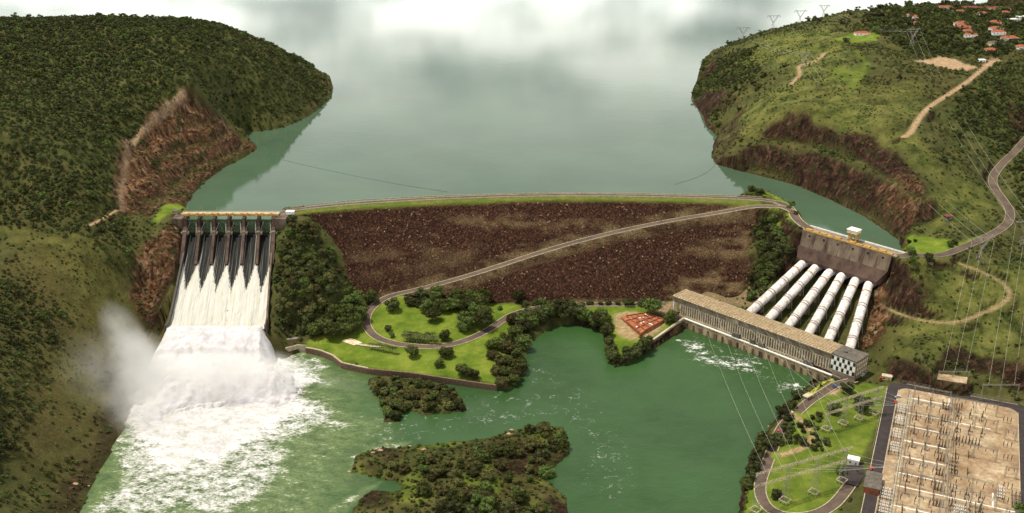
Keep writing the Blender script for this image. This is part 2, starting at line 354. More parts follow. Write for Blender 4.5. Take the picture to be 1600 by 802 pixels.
# ------------------------------------------------------------------ roads: centre lines, then cut into the ground
def smoothz(l, k=9):
    z = l[:, 2]; p = np.pad(z, k, mode='edge'); l = l.copy(); l[:, 2] = np.convolve(p, np.ones(2 * k + 1) / (2 * k + 1), 'valid'); return l
ROADS = {}
def road(name, px, width, raise_=0.0, zs=None, step=4, cut=5):
    p = np.array([hit(a, b) for a, b in px]) if zs is None else np.array([U(a, b, z) for (a, b), z in zip(px, zs)])
    p = smoothz(resample(chaikin(p, 3), step)); p[:, 2] += raise_
    ROADS[name] = (p, width); return p
road('dam_road', [(1238, 332), (1222, 321), (1205, 320), (1180, 324), (1120, 334), (1040, 347), (960, 364), (880, 384), (800, 410), (740, 430), (680, 447), (640, 457), (610, 464), (588, 474), (574, 490), (571, 508), (580, 524), (600, 535), (640, 542), (680, 544), (720, 537), (760, 520), (785, 503), (800, 492), (830, 483), (870, 478), (950, 477), (1040, 476)], 8.5, .8)
road('crest_road', [(434, 334), (450, 330), (480, 325), (560, 317), (700, 309), (850, 304.5), (1000, 305.5), (1150, 309.5), (1190, 312.5), (1215, 316)], 7, 0, zs=[93, 92.3] + [92.15] * 8)
road('intake_road', [(1212, 316), (1228, 320), (1238, 330), (1243, 341), (1252, 350), (1264, 357)], 10, 0, zs=[92.1, 92.1, 92.1, 92.1, 92.2, 92.3])
road('hill_road', [(1404, 400), (1440, 402), (1470, 399), (1500, 389), (1545, 370), (1575, 352), (1580, 332), (1568, 312), (1552, 294), (1550, 276), (1565, 258), (1590, 232), (1620, 200)], 9, 0)
road('yard_road', [(1270, 640), (1215, 668), (1208, 700)], 8)
ROADS.pop('yard_road')
road('river_road', [(1352, 585), (1330, 596), (1308, 600), (1285, 614), (1262, 630), (1243, 645), (1226, 662), (1216, 680), (1208, 700), (1197, 728), (1188, 752), (1187, 775), (1200, 797), (1230, 808), (1270, 806), (1300, 792), (1318, 772), (1332, 752)], 8.5)
road('dirt_road', [(1412, 216), (1424, 206), (1433, 188), (1450, 168), (1475, 152), (1500, 136), (1520, 120), (1535, 108), (1548, 100), (1562, 92)], 7)
road('dirt_track', [(1380, 478), (1400, 490), (1440, 499), (1480, 507), (1510, 506), (1530, 492), (1555, 478), (1580, 468), (1575, 450), (1560, 436), (1530, 422), (1500, 408)], 4)
road('path', [(1240, 648), (1258, 662), (1270, 678), (1268, 690), (1250, 702), (1220, 712)], 4)
road('garden_path', [(1300, 62), (1335, 52), (1375, 47), (1395, 55), (1375, 66), (1350, 62)], 4)
road('cut_path', [(140, 351), (160, 342), (188, 325)], 4)
road('bench_path', [(1235, 134), (1243, 124), (1252, 114), (1245, 104), (1275, 95), (1290, 82)], 4)
for nm, (p, wd) in ROADS.items():
    d, zr = pdist(X, Y, p, zs=p[:, 2])
    if nm in ('dam_road',):
        pass
    a = np.clip((d - wd / 2 - 1.5) / 7, 0, 1); a = a * a * (3 - 2 * a)
    m = d < wd / 2 + 9
    tgt = zr - .25
    dz_ = dam_z(X, Y)
    Z = np.where(m & ~((nm in ('dam_road', 'crest_road')) & (dz_ > Z + 1)), tgt * (1 - a) + Z * a, Z)
# level pads
YA = np.array(U(1405, 605, 15)); YB = np.array(U(1590, 640, 15)); YC = np.array(U(1330, 802, 15)); 
yu = (YB - YA)[:2]; YW = np.linalg.norm(yu); yu = yu / YW; yw = np.array([yu[1], -yu[0]])
def YD(a, b): return (YA[0] + yu[0] * a + yw[0] * b, YA[1] + yu[1] * a + yw[1] * b)   # switchyard metres: a along the back edge, b towards the river bend
PH0 = np.array(U(1052.7, 461.3, 32)[:2]); PH1 = np.array(U(1339, 565.5, 32)[:2]); pu = PH1 - PH0; PHL = np.linalg.norm(pu); pu /= PHL; pn = np.array([pu[1], -pu[0]])
def PD(a, b): return (PH0[0] + pu[0] * a + pn[0] * b, PH0[1] + pu[1] * a + pn[1] * b)       # powerhouse metres: a along, b towards the river
def pad(poly, z, soft=5):
    global Z
    ins = inpoly(X, Y, poly); d = pdist(X, Y, poly, True); a = np.where(ins, 0, np.clip((d - 1) / soft, 0, 1))
    Z = np.where((d < soft + 1) | ins, z * (1 - a) + Z * a, Z)
pad([YD(-12, -12), YD(YW + 12, -12), YD(YW + 12, 330), YD(-12, 330)], 14.8)
pad([PD(-4, -27), PD(PHL + 25, -27), PD(PHL + 25, 4), PD(-4, 4)], 11.5)
PADB = [U(a, b, 24)[:2] for a, b in [(1466, 584), (1512, 590), (1510, 601), (1464, 594)]]
pad(PADB, 24, 4)
# keep the ground below the dam body and the chute
dz_ = dam_z(X, Y)
CH = [(-362 - 16, 1128), (-266, 1128), (-274, 1111), (-252.7, 950), (-360.7, 950), (-380, 1111)]
CHUTE_T = [(1122, 73.2), (1113, 73), (1106, 71), (1095, 66.5), (1080, 60.5), (1040, 47.5), (1000, 34.5), (975, 27), (962, 25), (950, 27.5)]
def chute_z(y): q = sorted(CHUTE_T); return np.interp(y, [a for a, _ in q], [b for _, b in q])
def chute_x(y): t = (1111 - y) / 151; return -374.5 + 17.5 * t, -278 + 21.5 * t
inC = inpoly(X, Y, CH)
Z = np.where(inC, np.minimum(Z, chute_z(Y) - 5), Z)
xl, xr = chute_x(Y)
side = np.minimum(np.abs(X - xl), np.abs(X - xr)); nearC = (Y < 1128) & (Y > 945) & ~inC & (((X < xl) & (X > xl - 22)) | ((X > xr) & (X < xr + 22)))
wt = np.clip(side / 22, 0, 1)
Z = np.where(nearC, np.maximum(Z * wt + (chute_z(Y) + 3) * (1 - wt), -5), Z)
INT = [IN_A + (-14, -12), IN_B + (-14, -12), IN_B + (2, 1), IN_A + (2, 1)]
Z = np.where(inpoly(X, Y, INT), np.minimum(Z, 47), Z)
TRP = [PD(-2, 1), PD(PHL + 7, 1), tuple(np.array(U(1300, 587, 10)[:2]) + (-6, -8)), tuple(np.array(U(1068.5, 497.5, 10)[:2]) + (-6, -8))]
Z = np.where(inpoly(X, Y, TRP), -4, Z)
# the wing walls along the chute and roads stay free
# ------------------------------------------------------------------ surface zones as attributes
def zone(px, soft=6, warp=5, z=None):
    pl = poly3(px) if z is None else np.array([U(a, b, z) for a, b in px])
    wx = X + (fbm(X, Y, 18, 3, 60) - .5) * warp * 2; wy = Y + (fbm(X, Y, 18, 3, 61) - .5) * warp * 2
    x0, y0 = pl[:, 0].min() - 40, pl[:, 1].min() - 40; x1, y1 = pl[:, 0].max() + 40, pl[:, 1].max() + 40
    m = (X > x0) & (X < x1) & (Y > y0) & (Y < y1); r = np.zeros(X.shape)
    ins = inpoly(wx[m], wy[m], pl); d = pdist(wx[m], wy[m], pl, True)
    r[m] = np.clip(np.where(ins, .5 + d / soft, .5 - d / soft), 0, 1); return r
def linezone(p, w0, soft=3):
    d = pdist(X, Y, p); return np.clip(1 - (d - w0) / soft, 0, 1)
def zoneW(pl, soft=4, warp=1.5):
    pl = np.array(pl); wx = X + (fbm(X, Y, 12, 3, 62) - .5) * warp * 2; wy = Y + (fbm(X, Y, 12, 3, 63) - .5) * warp * 2; r = np.zeros(X.shape)
    m = (X > pl[:, 0].min() - 30) & (X < pl[:, 0].max() + 30) & (Y > pl[:, 1].min() - 30) & (Y < pl[:, 1].max() + 30); d = pdist(wx[m], wy[m], pl, True); r[m] = np.clip(np.where(inpoly(wx[m], wy[m], pl), .5 + d / soft, .5 - d / soft), 0, 1); return r
def UL(s, z): return [U(a, b, z)[:2] for a, b in s]
def UZ(s): return [U(a, b, z)[:2] for a, b, z in s]
c1b = [(1171, 255, 96), (1210, 262, 97), (1255, 277, 98), (1310, 300, 98), (1366, 325, 98), (1400, 350, 98), (1417, 362, 97)]; c1t = [(1181, 227, 119), (1204, 228, 121), (1268, 239, 123), (1320, 255, 125), (1370, 274, 125), (1430, 311, 125)]
c2b = [(1190, 217, 123), (1245, 220, 126), (1289, 229, 128), (1349, 252, 129), (1400, 285, 129), (1442, 314, 127)]; c2t = [(1204, 200, 136), (1236, 196, 143), (1268, 198, 147), (1295, 213, 146), (1330, 210, 151), (1366, 216, 151), (1400, 240, 147), (1417, 252, 143), (1446, 287, 137)]
bn1 = zoneW(UZ(c1t) + UZ(c2b)[::-1]); Z = Z * (1 - bn1) + np.interp(X, [U(1181, 227, 119)[0], U(1268, 239, 123)[0], U(1340, 260, 126)[0]], [121, 124.5, 127]) * bn1
bn0 = zoneW(UL([(1150, 267), (1200, 281), (1248, 293), (1300, 316), (1349, 341), (1390, 368)], 89) + UZ(c1b)[::-1]) * (~inR)
Z = Z * (1 - bn0) + np.clip(87 + dR * .45, 86, 97) * bn0
CL = np.maximum(zoneW(UZ(c1b) + UZ(c1t)[::-1], 9), zoneW(UZ(c2b) + UZ(c2t)[::-1], 9))
LC = zone([(290, 142), (318, 160), (352, 186), (388, 218), (404, 236), (350, 262), (322, 284), (300, 306), (288, 322), (262, 318), (232, 338), (208, 334), (185, 328), (184, 290), (196, 230), (236, 184)], 8, 4)
def terr(z, per, flat, off): u_ = (z - off) / per; k_ = np.floor(u_); f_ = u_ - k_; return off + (k_ + np.clip((f_ - flat) / (1 - flat), 0, 1) + f_ * .12) * per / 1.12
Zt = terr(Z, 21, .45, 90); Z = Z * (1 - LC) + (Z * .25 + Zt * .75) * LC
gx, gy = np.gradient(Z, GX, GY); SL = np.hypot(gx, gy)
rock = np.clip((SL - .85) / .35, 0, 1) * np.clip((X - 60) / 20, 0, 1)
rock = np.maximum(rock, zone([(290, 146), (315, 160), (350, 188), (385, 220), (400, 236), (350, 258), (322, 280), (300, 303), (288, 320), (262, 318), (232, 338), (208, 332), (188, 325), (188, 290), (200, 230), (238, 188)], 8, 6) * (.80 + .35 * fbm(X, Y, 22, 3, 5)))
rock = np.maximum(rock, zone([(225, 378), (262, 350), (286, 345), (288, 372), (270, 430), (250, 500), (236, 520), (222, 505), (206, 475), (198, 450), (215, 410)], 8, 6))
rock = np.maximum(rock, .8 * zone([(200, 520), (235, 540), (210, 610), (190, 668), (150, 740), (126, 802), (60, 802), (110, 745), (150, 700), (176, 600)], 20, 10))
rock = np.maximum(rock, CL)
for pl in ([(1130, 258), (1200, 272), (1248, 284), (1300, 306), (1349, 328), (1395, 358), (1412, 375), (1400, 388), (1340, 352), (1300, 318), (1200, 284), (1130, 266)],):
    rock = np.maximum(rock, zone(pl, 6, 4))
rock = np.maximum(rock, zone([(1362, 440), (1380, 455), (1388, 480), (1378, 520), (1362, 545), (1348, 548), (1345, 530), (1358, 500), (1356, 470)], 6, 4))
rock = np.maximum(rock, zone([(1222, 398), (1246, 384), (1250, 400), (1236, 425), (1222, 440), (1212, 432)], 5, 3))
rock = np.maximum(rock, zone([(1470, 545), (1500, 540), (1570, 560), (1600, 575), (1600, 600), (1540, 580), (1470, 568)], 6, 4) * .9)
rock = np.maximum(rock, zone([(1395, 562), (1440, 570), (1465, 590), (1460, 605), (1410, 600), (1385, 590)], 6, 4) * .9)
rock = np.maximum(rock, zone([(1232, 350), (1244, 360), (1262, 385), (1250, 388), (1235, 372)], 5, 3))
rock = rock * (1 - .7 * LC * np.clip(1 - np.abs(((Z - 90) / 21) % 1 - .22) / .2, 0, 1))
rock = rock * (1 - .92 * bn1) * (1 - .7 * bn0)
rock = np.maximum(rock, zone([(290, 138), (312, 158), (262, 215), (240, 270), (222, 325), (184, 332), (176, 290), (188, 225), (228, 180), (264, 158)], 8, 4))
for pl in ([(434, 335), (470, 340), (490, 350), (520, 390), (545, 445), (560, 470), (540, 500), (490, 520), (440, 530), (432, 420)], [(1190, 335), (1212, 345), (1216, 370), (1236, 392), (1218, 405), (1205, 440), (1178, 480), (1165, 470), (1180, 400)]): rock = rock * (1 - .85 * zone(pl, 6, 4))
isl2 = inpoly(X, Y, ISL2)
rock = np.maximum(rock, np.where(isl2, np.clip((fbm(X, Y, 35, 3, 70) - .56) * 5, 0, .9), 0))
rock = np.maximum(rock, np.where((dI < 2.5) & inV, 1, 0) * .6)
lawn = zone([(474, 552), (478, 534), (500, 526), (540, 518), (568, 500), (574, 480), (600, 466), (640, 458), (700, 462), (760, 468), (810, 476), (820, 490), (800, 520), (790, 560), (780, 603), (700, 598), (575, 583)], 3, 1)
for pl, sf, wp in (([(945, 482), (985, 480), (1020, 486), (1010, 505), (1045, 500), (1066, 500), (1012, 535), (985, 560), (955, 568), (948, 540), (955, 510)], 3, 2), ([(258, 320), (272, 313), (286, 320), (290, 330), (262, 336), (246, 350), (238, 346), (250, 330)], 3, 1), ([(1150, 303), (1175, 296), (1200, 300), (1240, 328), (1256, 345), (1262, 357), (1232, 340), (1215, 312)], 3, 1),
                  ([(1195, 325), (1215, 325), (1232, 338), (1240, 352), (1225, 345), (1222, 362), (1238, 380), (1252, 386), (1240, 390), (1218, 372), (1212, 345)], 3, 1), ([(1410, 378), (1440, 368), (1500, 380), (1545, 362), (1575, 350), (1560, 366), (1500, 388), (1440, 402), (1408, 396)], 3, 2),
                  ([(1290, 600), (1345, 598), (1392, 602), (1360, 690), (1325, 760), (1290, 840), (1150, 840), (1170, 730), (1200, 690), (1222, 660), (1240, 640)], 4, 2), ([(1300, 62), (1335, 52), (1375, 52), (1370, 64), (1330, 66)], 5, 2), ([(830, 478), (1000, 476), (1045, 478), (1000, 486), (830, 490)], 4, 2)):
    lawn = np.maximum(lawn, zone(pl, sf, wp))
lawn = lawn * (1 - .22 * zone([(1270, 640), (1300, 606), (1345, 598), (1392, 602), (1360, 690), (1325, 760), (1290, 800), (1215, 790), (1200, 740)], 14, 8))
lawn = np.maximum(lawn, .45 * zone([(1300, 110), (1340, 105), (1345, 118), (1320, 130)], 8, 6))
lawn = np.maximum(lawn, .55 * zone([(1320, 150), (1330, 118), (1345, 105), (1350, 95), (1335, 80), (1345, 82), (1362, 100), (1345, 125)], 8, 6))
lawn = np.maximum(lawn, .55 * np.where(isl2, np.clip((fbm(X, Y, 28, 3, 74) - .46) * 6, 0, 1), 0))
dirt = np.zeros(X.shape)
_rl = resample(np.array([hit(a, b_) for a, b_ in [(288, 146), (262, 166), (236, 190), (208, 222), (196, 255), (191, 290), (190, 325)]]), 4); dirt = np.maximum(dirt, linezone(_rl, 1.6, 3) * .8)
for nm in ('dirt_road', 'dirt_track', 'path', 'cut_path', 'bench_path'):
    p, wd = ROADS[nm]; dirt = np.maximum(dirt, linezone(p, wd * .35, 2.5) * (.55 if nm == 'dirt_track' else .9))
for pl in ([(1432, 96), (1468, 88), (1500, 96), (1512, 104), (1490, 110), (1465, 104)], [(1300, 590), (1330, 598), (1306, 616), (1290, 614)], [(1562, 92), (1548, 104), (1532, 104), (1545, 94)],
           [(1505, 100), (1530, 106), (1508, 112)]):
    dirt = np.maximum(dirt, zone(pl, 4, 3))
dirt = np.maximum(dirt, .8 * zone([(962, 490), (990, 486), (1040, 505), (1018, 528), (985, 532), (962, 520), (958, 505)], 4, 3))
dirt = np.maximum(dirt, .6 * zone([(1020, 486), (1056, 470), (1060, 490), (1045, 500)], 6, 3))
brown = np.clip((fbm(X, Y, 120, 3, 80) - .45) * 3, 0, 1) * .5
brown = np.maximum(brown, zone([(0, 358), (100, 364), (150, 380), (185, 420), (200, 520), (190, 640), (130, 720), (60, 760), (0, 620)], 60, 25) * (.35 + .6 * fbm(X, Y, 60, 3, 83)))
dry = zone([(1080, 445), (1165, 440), (1200, 470), (1170, 480), (1100, 470), (1050, 462)], 8, 4) * .8
dirt = np.maximum(dirt, dry * .5)
open_ = np.zeros(X.shape)          # open grassland on the right hill
for pl in ([(1180, 62), (1300, 40), (1340, 90), (1330, 140), (1240, 200), (1140, 230), (1150, 180), (1250, 120), (1160, 100)], [(1340, 130), (1440, 130), (1430, 210), (1470, 260), (1480, 300), (1420, 250), (1300, 200), (1230, 190)], [(1440, 310), (1500, 260), (1560, 320), (1540, 350), (1450, 360)], [(1380, 420), (1600, 420), (1600, 560), (1400, 560)],
           [(0, 358), (100, 364), (150, 375), (200, 480), (150, 560), (60, 420)], [(80, 560), (150, 560), (160, 640), (100, 640)]):
    open_ = np.maximum(open_, zone(pl, 30, 14))
nx, ny = X.shape
def gridmesh(name, Zg, m, attrs=None, keep_=None, smooth=True):
    idx = np.arange(nx * ny).reshape(nx, ny)
    f = np.stack([idx[:-1, :-1], idx[1:, :-1], idx[1:, 1:], idx[:-1, 1:]], -1).reshape(-1, 4)
    v = np.stack([X.ravel(), Y.ravel(), Zg.ravel()], 1)
    return mkobj(name, v, f, m, None, smooth, attrs)
# terrain material
m = bpy.data.materials.new('ground'); m.use_nodes = True; t = m.node_tree; b = t.nodes['Principled BSDF']; b.inputs['Roughness'].default_value = .95; b.inputs['Specular IOR Level'].default_value = .1
g = N(t, 'ShaderNodeNewGeometry'); pos = g.outputs['Position']
n1 = noise(t, pos, .05, 8, .65); n2 = noise(t, pos, .35, 6, .7); n3 = noise(t, pos, .012, 3)
green = ramp(t, n1, [(.32, (.028, .036, .010)), (.5, (.060, .066, .020)), (.68, (.108, .103, .036))])
gn = noise(t, pos, .045, 10, .76); grassl = ramp(t, gn, [(.36, (.022, .032, .007)), (.46, (.068, .082, .019)), (.56, (.128, .134, .034)), (.70, (.20, .18, .058))])
c = mixc(t, attr(t, 'open'), green, grassl)
brownc = ramp(t, n2, [(.3, (.030, .022, .009)), (.5, (.085, .060, .022)), (.72, (.15, .115, .045))])
c = mixc(t, mth(t, 'MULTIPLY', attr(t, 'brown'), .8), c, brownc)
lawnc = ramp(t, n1, [(.3, (.060, .105, .011)), (.5, (.125, .180, .020)), (.7, (.22, .26, .040))])
lawnc = mixc(t, ramp(t, n2, [(.62, 0.0), (.8, 1.0)]), lawnc, (.16, .17, .04))
c = mixc(t, attr(t, 'lawn'), c, lawnc)
rv = mapping(t, pos, (1, 1, .16)); r1 = noise(t, rv, .14, 7, .70); r2 = noise(t, mapping(t, pos, (1, 1, .14)), .26, 6, .72)
rockd = ramp(t, r1, [(.34, (.014, .007, .005)), (.48, (.050, .024, .017)), (.58, (.12, .060, .040)), (.70, (.27, .16, .11))])
rocko = ramp(t, r1, [(.34, (.030, .014, .008)), (.44, (.16, .075, .038)), (.55, (.36, .19, .095)), (.68, (.58, .42, .27))])
rockc = mixc(t, attr(t, 'orange'), rockd, rocko)
rockc = mixc(t, ramp(t, r2, [(.40, .85), (.54, 0.0)]), rockc, (.022, .013, .009))
rockc = mixc(t, ramp(t, noise(t, pos, .09, 5, .7), [(.53, 0.0), (.62, .8)]), rockc, (.045, .052, .016))
c = mixc(t, attr(t, 'rock'), c, rockc)
dirtc = ramp(t, n2, [(.3, (.20, .11, .06)), (.5, (.38, .25, .15)), (.7, (.58, .46, .32))])
c = mixc(t, attr(t, 'dirt'), c, dirtc)
L(t, c, b.inputs['Base Color'])
bh = mth(t, 'ADD', mth(t, 'MULTIPLY', noise(t, pos, .5, 5, .7), 1.0), mth(t, 'MULTIPLY', mth(t, 'MULTIPLY', r1, attr(t, 'rock')), 9.0))
bp = N(t, 'ShaderNodeBump'); bp.inputs['Distance'].default_value = 1.6; L(t, bh, bp.inputs['Height']); L(t, bp.outputs[0], b.inputs['Normal'])
M['ground'] = m
# rock faces get ribs and ledges in the mesh itself
rib = (fbm(X + Y * .35, Y - X * .35, 11, 4, 90) - .5); Zr = Z + np.clip(rock, 0, 1) * rib * 7 * np.clip((Z - 3) / 12, 0, 1) * (np.abs(Z - 92) > .2) * (~inC)
for nm, (p, wd) in ROADS.items():
    d = pdist(X, Y, p); Zr = np.where(d < wd / 2 + 4, Z, Zr)
Zr = np.where(inR, Z, Zr); Z = Zr
orange = np.maximum(.55 * LC, zone([(290, 142), (300, 160), (285, 190), (262, 215), (245, 260), (215, 320), (190, 330), (184, 290), (196, 230), (236, 184)], 16, 8) * .95); orange = np.maximum(orange, zone([(1390, 275), (1450, 285), (1450, 330), (1420, 350), (1380, 340), (1370, 300)], 12, 6) * .5)
orange = np.maximum(orange, zone([(1362, 440), (1388, 455), (1392, 490), (1382, 530), (1345, 552), (1340, 530), (1356, 490)], 6, 4)); orange = np.maximum(orange, .75 * zone([(215, 380), (262, 350), (284, 350), (262, 430), (230, 500), (200, 470), (205, 420)], 10, 6))
ter = gridmesh('ground', Z, M['ground'], {'rock': rock, 'lawn': lawn, 'dirt': dirt, 'brown': brown, 'open': open_, 'orange': orange})
tag(ter, 'hilly valley ground with grass, scrub and cut rock faces', 'ground', kind='structure')

# ------------------------------------------------------------------ water
def water_mat(name, deep, rough, bscale, bdist, foam=False):
    m = bpy.data.materials.new(name); m.use_nodes = True; t = m.node_tree; b = t.nodes['Principled BSDF']
    b.inputs['Roughness'].default_value = rough; b.inputs['IOR'].default_value = 1.33; b.inputs['Specular IOR Level'].default_value = .5
    pos = N(t, 'ShaderNodeNewGeometry').outputs['Position']
    dv = noise(t, mapping(t, pos, (1, 1.0, 1)), .006, 4, .6)
    base = mixc(t, ramp(t, dv, [(.38, 0.0), (.62, 1.0)]), deep, tuple(q * (1.5 if foam else 1.25) for q in deep))
    if foam: base = mixc(t, ramp(t, noise(t, mapping(t, pos, (1, 1.8, 1), (0, 0, .5)), .03, 6, .7), [(.42, 0.0), (.70, .55)]), base, (.042, .088, .034))
    if foam:
        f = attr(t, 'foam'); a1 = mth(t, 'ADD', mth(t, 'MULTIPLY', noise(t, mapping(t, pos, (1, 1.7, 1), (0, 0, .5)), .07, 8, .78), .62), mth(t, 'MULTIPLY', noise(t, mapping(t, pos, (1, 1.5, 1), (0, 0, .5)), .34, 5, .75), .38)); a2 = noise(t, pos, .05, 5, .65)
        sk = attr(t, 'streak'); rid = mth(t, 'SUBTRACT', sk, mth(t, 'DIVIDE', mth(t, 'MULTIPLY', mth(t, 'ABSOLUTE', mth(t, 'SUBTRACT', noise(t, pos, .05, 5, .62), .5)), 20.0), mth(t, 'ADD', sk, .5)), clamp=True)
        sp = mth(t, 'MULTIPLY', rid, ramp(t, a1, [(.50, 0.0), (.62, 1.0)]))
        base = mixc(t, mth(t, 'MULTIPLY', f, 2.2, clamp=True), base, mixc(t, ramp(t, a1, [(.38, 0.0), (.62, 1.0)]), (.030, .062, .026), (.22, .29, .11)))
        th = mth(t, 'SUBTRACT', mth(t, 'ADD', mth(t, 'MULTIPLY', f, .95), mth(t, 'MULTIPLY', a1, 1.5)), 1.16)
        wh = mth(t, 'MULTIPLY', th, 5.0, clamp=True)
        st = mth(t, 'MULTIPLY', sp, 1.8, clamp=True)
        wh = mth(t, 'MAXIMUM', wh, st)
        base = mixc(t, wh, base, ramp(t, a1, [(.42, (.52, .52, .48)), (.52, (.72, .70, .73)), (.64, (.80, .78, .82))]))
        rr = mth(t, 'ADD', mth(t, 'MULTIPLY', wh, .6), rough); L(t, mth(t, 'ADD', rr, mth(t, 'MULTIPLY', f, .3), clamp=True), b.inputs['Roughness'])
    L(t, base, b.inputs['Base Color'])
    bv = mapping(t, pos, (1, 1.6, 1), (0, 0, .25))
    h = mth(t, 'ADD', noise(t, bv, bscale, 5, .6), mth(t, 'MULTIPLY', noise(t, bv, bscale * .2, 3, .6), 2.0))
    if foam: h = mth(t, 'ADD', h, mth(t, 'MULTIPLY', mth(t, 'MULTIPLY', noise(t, pos, .3, 6, .75), f), 9.0))
    bp = N(t, 'ShaderNodeBump'); bp.inputs['Distance'].default_value = bdist; L(t, h, bp.inputs['Height']); L(t, bp.outputs[0], b.inputs['Normal'])
    return m
M['lake'] = water_mat('lake_water', (.056, .096, .060), .045, .22, .020)
M['river'] = water_mat('river_water', (.025, .060, .018), .25, .35, .30, True)
tag(mkobj('water', [(x, y, 85) for x, y in RES], [tuple(range(len(RES)))], M['lake']), 'calm green reservoir behind the dam reflecting clouds', 'water', kind='structure')
wx_ = np.arange(-480, 460, 2.6); wy_ = np.arange(430, 1090, 2.6); WX, WY = np.meshgrid(wx_, wy_, indexing='ij')
def wz(px, soft, z=0):
    pl = np.array([U(a, b, z) for a, b in px]); wq = np.clip(soft * .9, 10, 60); qx = WX + (fbm(WX, WY, 30, 4, 120) - .5) * wq; qy = WY + (fbm(WX, WY, 30, 4, 121) - .5) * wq
    ins = inpoly(qx, qy, pl); d = pdist(qx, qy, pl, True); return np.clip(np.where(ins, .5 + d / soft, .5 - d / soft), 0, 1)
foam = wz([(240, 520), (430, 540), (455, 580), (490, 610), (480, 640), (440, 690), (380, 720), (330, 745), (250, 745), (215, 735), (200, 690), (195, 650)], 95)
foam = np.maximum(foam, .52 * wz([(195, 640), (240, 520), (430, 540), (500, 560), (520, 610), (560, 640), (560, 670), (480, 700), (450, 760), (430, 820), (120, 820), (150, 720)], 50))
foam = np.maximum(foam, .34 * wz([(440, 560), (540, 580), (575, 620), (580, 680), (540, 740), (480, 830), (120, 830)], 60))
foam = np.maximum(foam, .50 * wz([(455, 563), (490, 556), (520, 572), (500, 582), (470, 580)], 8))
foam = np.maximum(foam, .45 * wz([(545, 714), (575, 702), (600, 690), (640, 690), (600, 712), (565, 722), (545, 735)], 6))
foam = np.maximum(foam, .42 * wz([(500, 800), (560, 768), (590, 755), (570, 775), (530, 812)], 8))
streak = .03 + .35 * wz([(1052, 525), (1110, 530), (1200, 565), (1270, 600), (1230, 615), (1150, 585), (1060, 560)], 16)
for pl, a in (([(1055, 528), (1080, 526), (1110, 545), (1140, 556), (1175, 555), (1195, 568), (1180, 582), (1140, 575), (1100, 566), (1065, 548)], 1.5), ([(1215, 600), (1245, 598), (1262, 606), (1240, 614), (1218, 612)], 1.5), ([(850, 600), (900, 600), (960, 660), (990, 720), (985, 800), (900, 760), (930, 700), (870, 640)], .38), ([(560, 640), (800, 610), (900, 610), (900, 650), (760, 665), (640, 690), (560, 700)], .42), ([(820, 560), (900, 590), (900, 620), (830, 600)], .35)):
    streak = np.maximum(streak, a * wz(pl, 12))
hgt = (fbm(WX, WY, 16, 4, 130) - .5) * 8 * np.clip(foam - .25, 0, 1) ** 1.0 + (fbm(WX, WY, 7, 3, 134) - .5) * 3.0 * foam + (fbm(WX, WY, 30, 3, 137) - .5) * .5
hgt = hgt * 1.0 + np.clip(foam - .8, 0, 1) * 5
idx = np.arange(WX.size).reshape(WX.shape); wf = np.stack([idx[:-1, :-1], idx[1:, :-1], idx[1:, 1:], idx[:-1, 1:]], -1).reshape(-1, 4)
tag(mkobj('water', np.stack([WX.ravel(), WY.ravel(), hgt.ravel()], 1), wf, M['river'], None, True, {'foam': foam, 'streak': streak}), 'green river below the dam, churned white under the spillway', 'water', kind='structure')
# ------------------------------------------------------------------ materials for built things
M['concrete'] = mat('concrete', (.30, .26, .20), (.17, .13, .09), .9, .12, 6, (.35, .65), .15, 1.2)
M['pale_concrete'] = mat('pale_concrete', (.55, .48, .36), (.33, .26, .18), .9, .15, 6, (.35, .65), .08, 1.5)
M['wet_concrete'] = mat('wet_concrete', (.030, .026, .022), (.075, .062, .05), .6, .12, 6, (.35, .65), .1, 1.0, stretch=(1, .3, 1))
M['stained'] = mat('stained_concrete', (.050, .034, .024), (.19, .145, .105), .9, .10, 8, (.36, .66), .2, .6, stretch=(1, 1, .35))
M['apron'] = mat('apron_concrete', (.036, .020, .015), (.105, .066, .050), .85, .14, 7, (.36, .68), .15, .7, stretch=(.6, .6, .2))
M['asphalt'] = mat('asphalt', (.13, .092, .068), (.070, .052, .042), .9, .08, 7, (.35, .65), .03, 2)
M['dark_asphalt'] = mat('dark_asphalt', (.030, .024, .026), (.048, .038, .038), .9, .2, 5, (.35, .65))
M['kerb'] = mat('kerb', (.50, .43, .31), (.32, .26, .18), .9, .4, 5)
M['yellow'] = mat('yellow_steel', (.50, .31, .07), (.34, .19, .06), .6, .3, 5, (.38, .62))
M['cream'] = mat('cream_plaster', (.72, .62, .42), (.58, .47, .30), .8, .5, 4)
M['green_steel'] = mat('green_steel', (.16, .23, .13), (.08, .13, .065), .5, .35, 6, (.35, .65), stretch=(1, 1, .25))
M['white'] = mat('white_paint', (.82, .81, .78), (.62, .60, .55), .5, .5, 5, (.45, .8))
M['pipe'] = mat('pipe_paint', (.82, .78, .77), (.36, .27, .22), .45, .30, 8, (.44, .72), stretch=(1, 1, .5))
M['ring'] = mat('ring_steel', (.38, .34, .33), (.24, .20, .18), .6, .6, 4)
M['rust'] = mat('rust_steel', (.42, .25, .10), (.26, .15, .07), .8, .7, 4)
M['steel'] = mat('galvanised_steel', (.34, .32, .27), (.24, .22, .18), .6, .8, 3)
M['wire'] = mat('aluminium_cable', (.60, .60, .54), (.5, .5, .45), .5, .2, 2)
M['dark'] = mat('interior_shade', (.012, .010, .009), (.02, .016, .014), .9, .3, 2)  # near-black colour painted for the shade inside openings
M['glass'] = mat('dark_glass', (.015, .02, .022), (.03, .035, .04), .12, .5, 2, spec=.6)
M['tile'] = mat('roof_tile', (.36, .105, .05), (.20, .062, .035), .85, .4, 5, (.35, .65))
M['brick'] = mat('brick', (.34, .11, .055), (.22, .07, .04), .9, .5, 5)
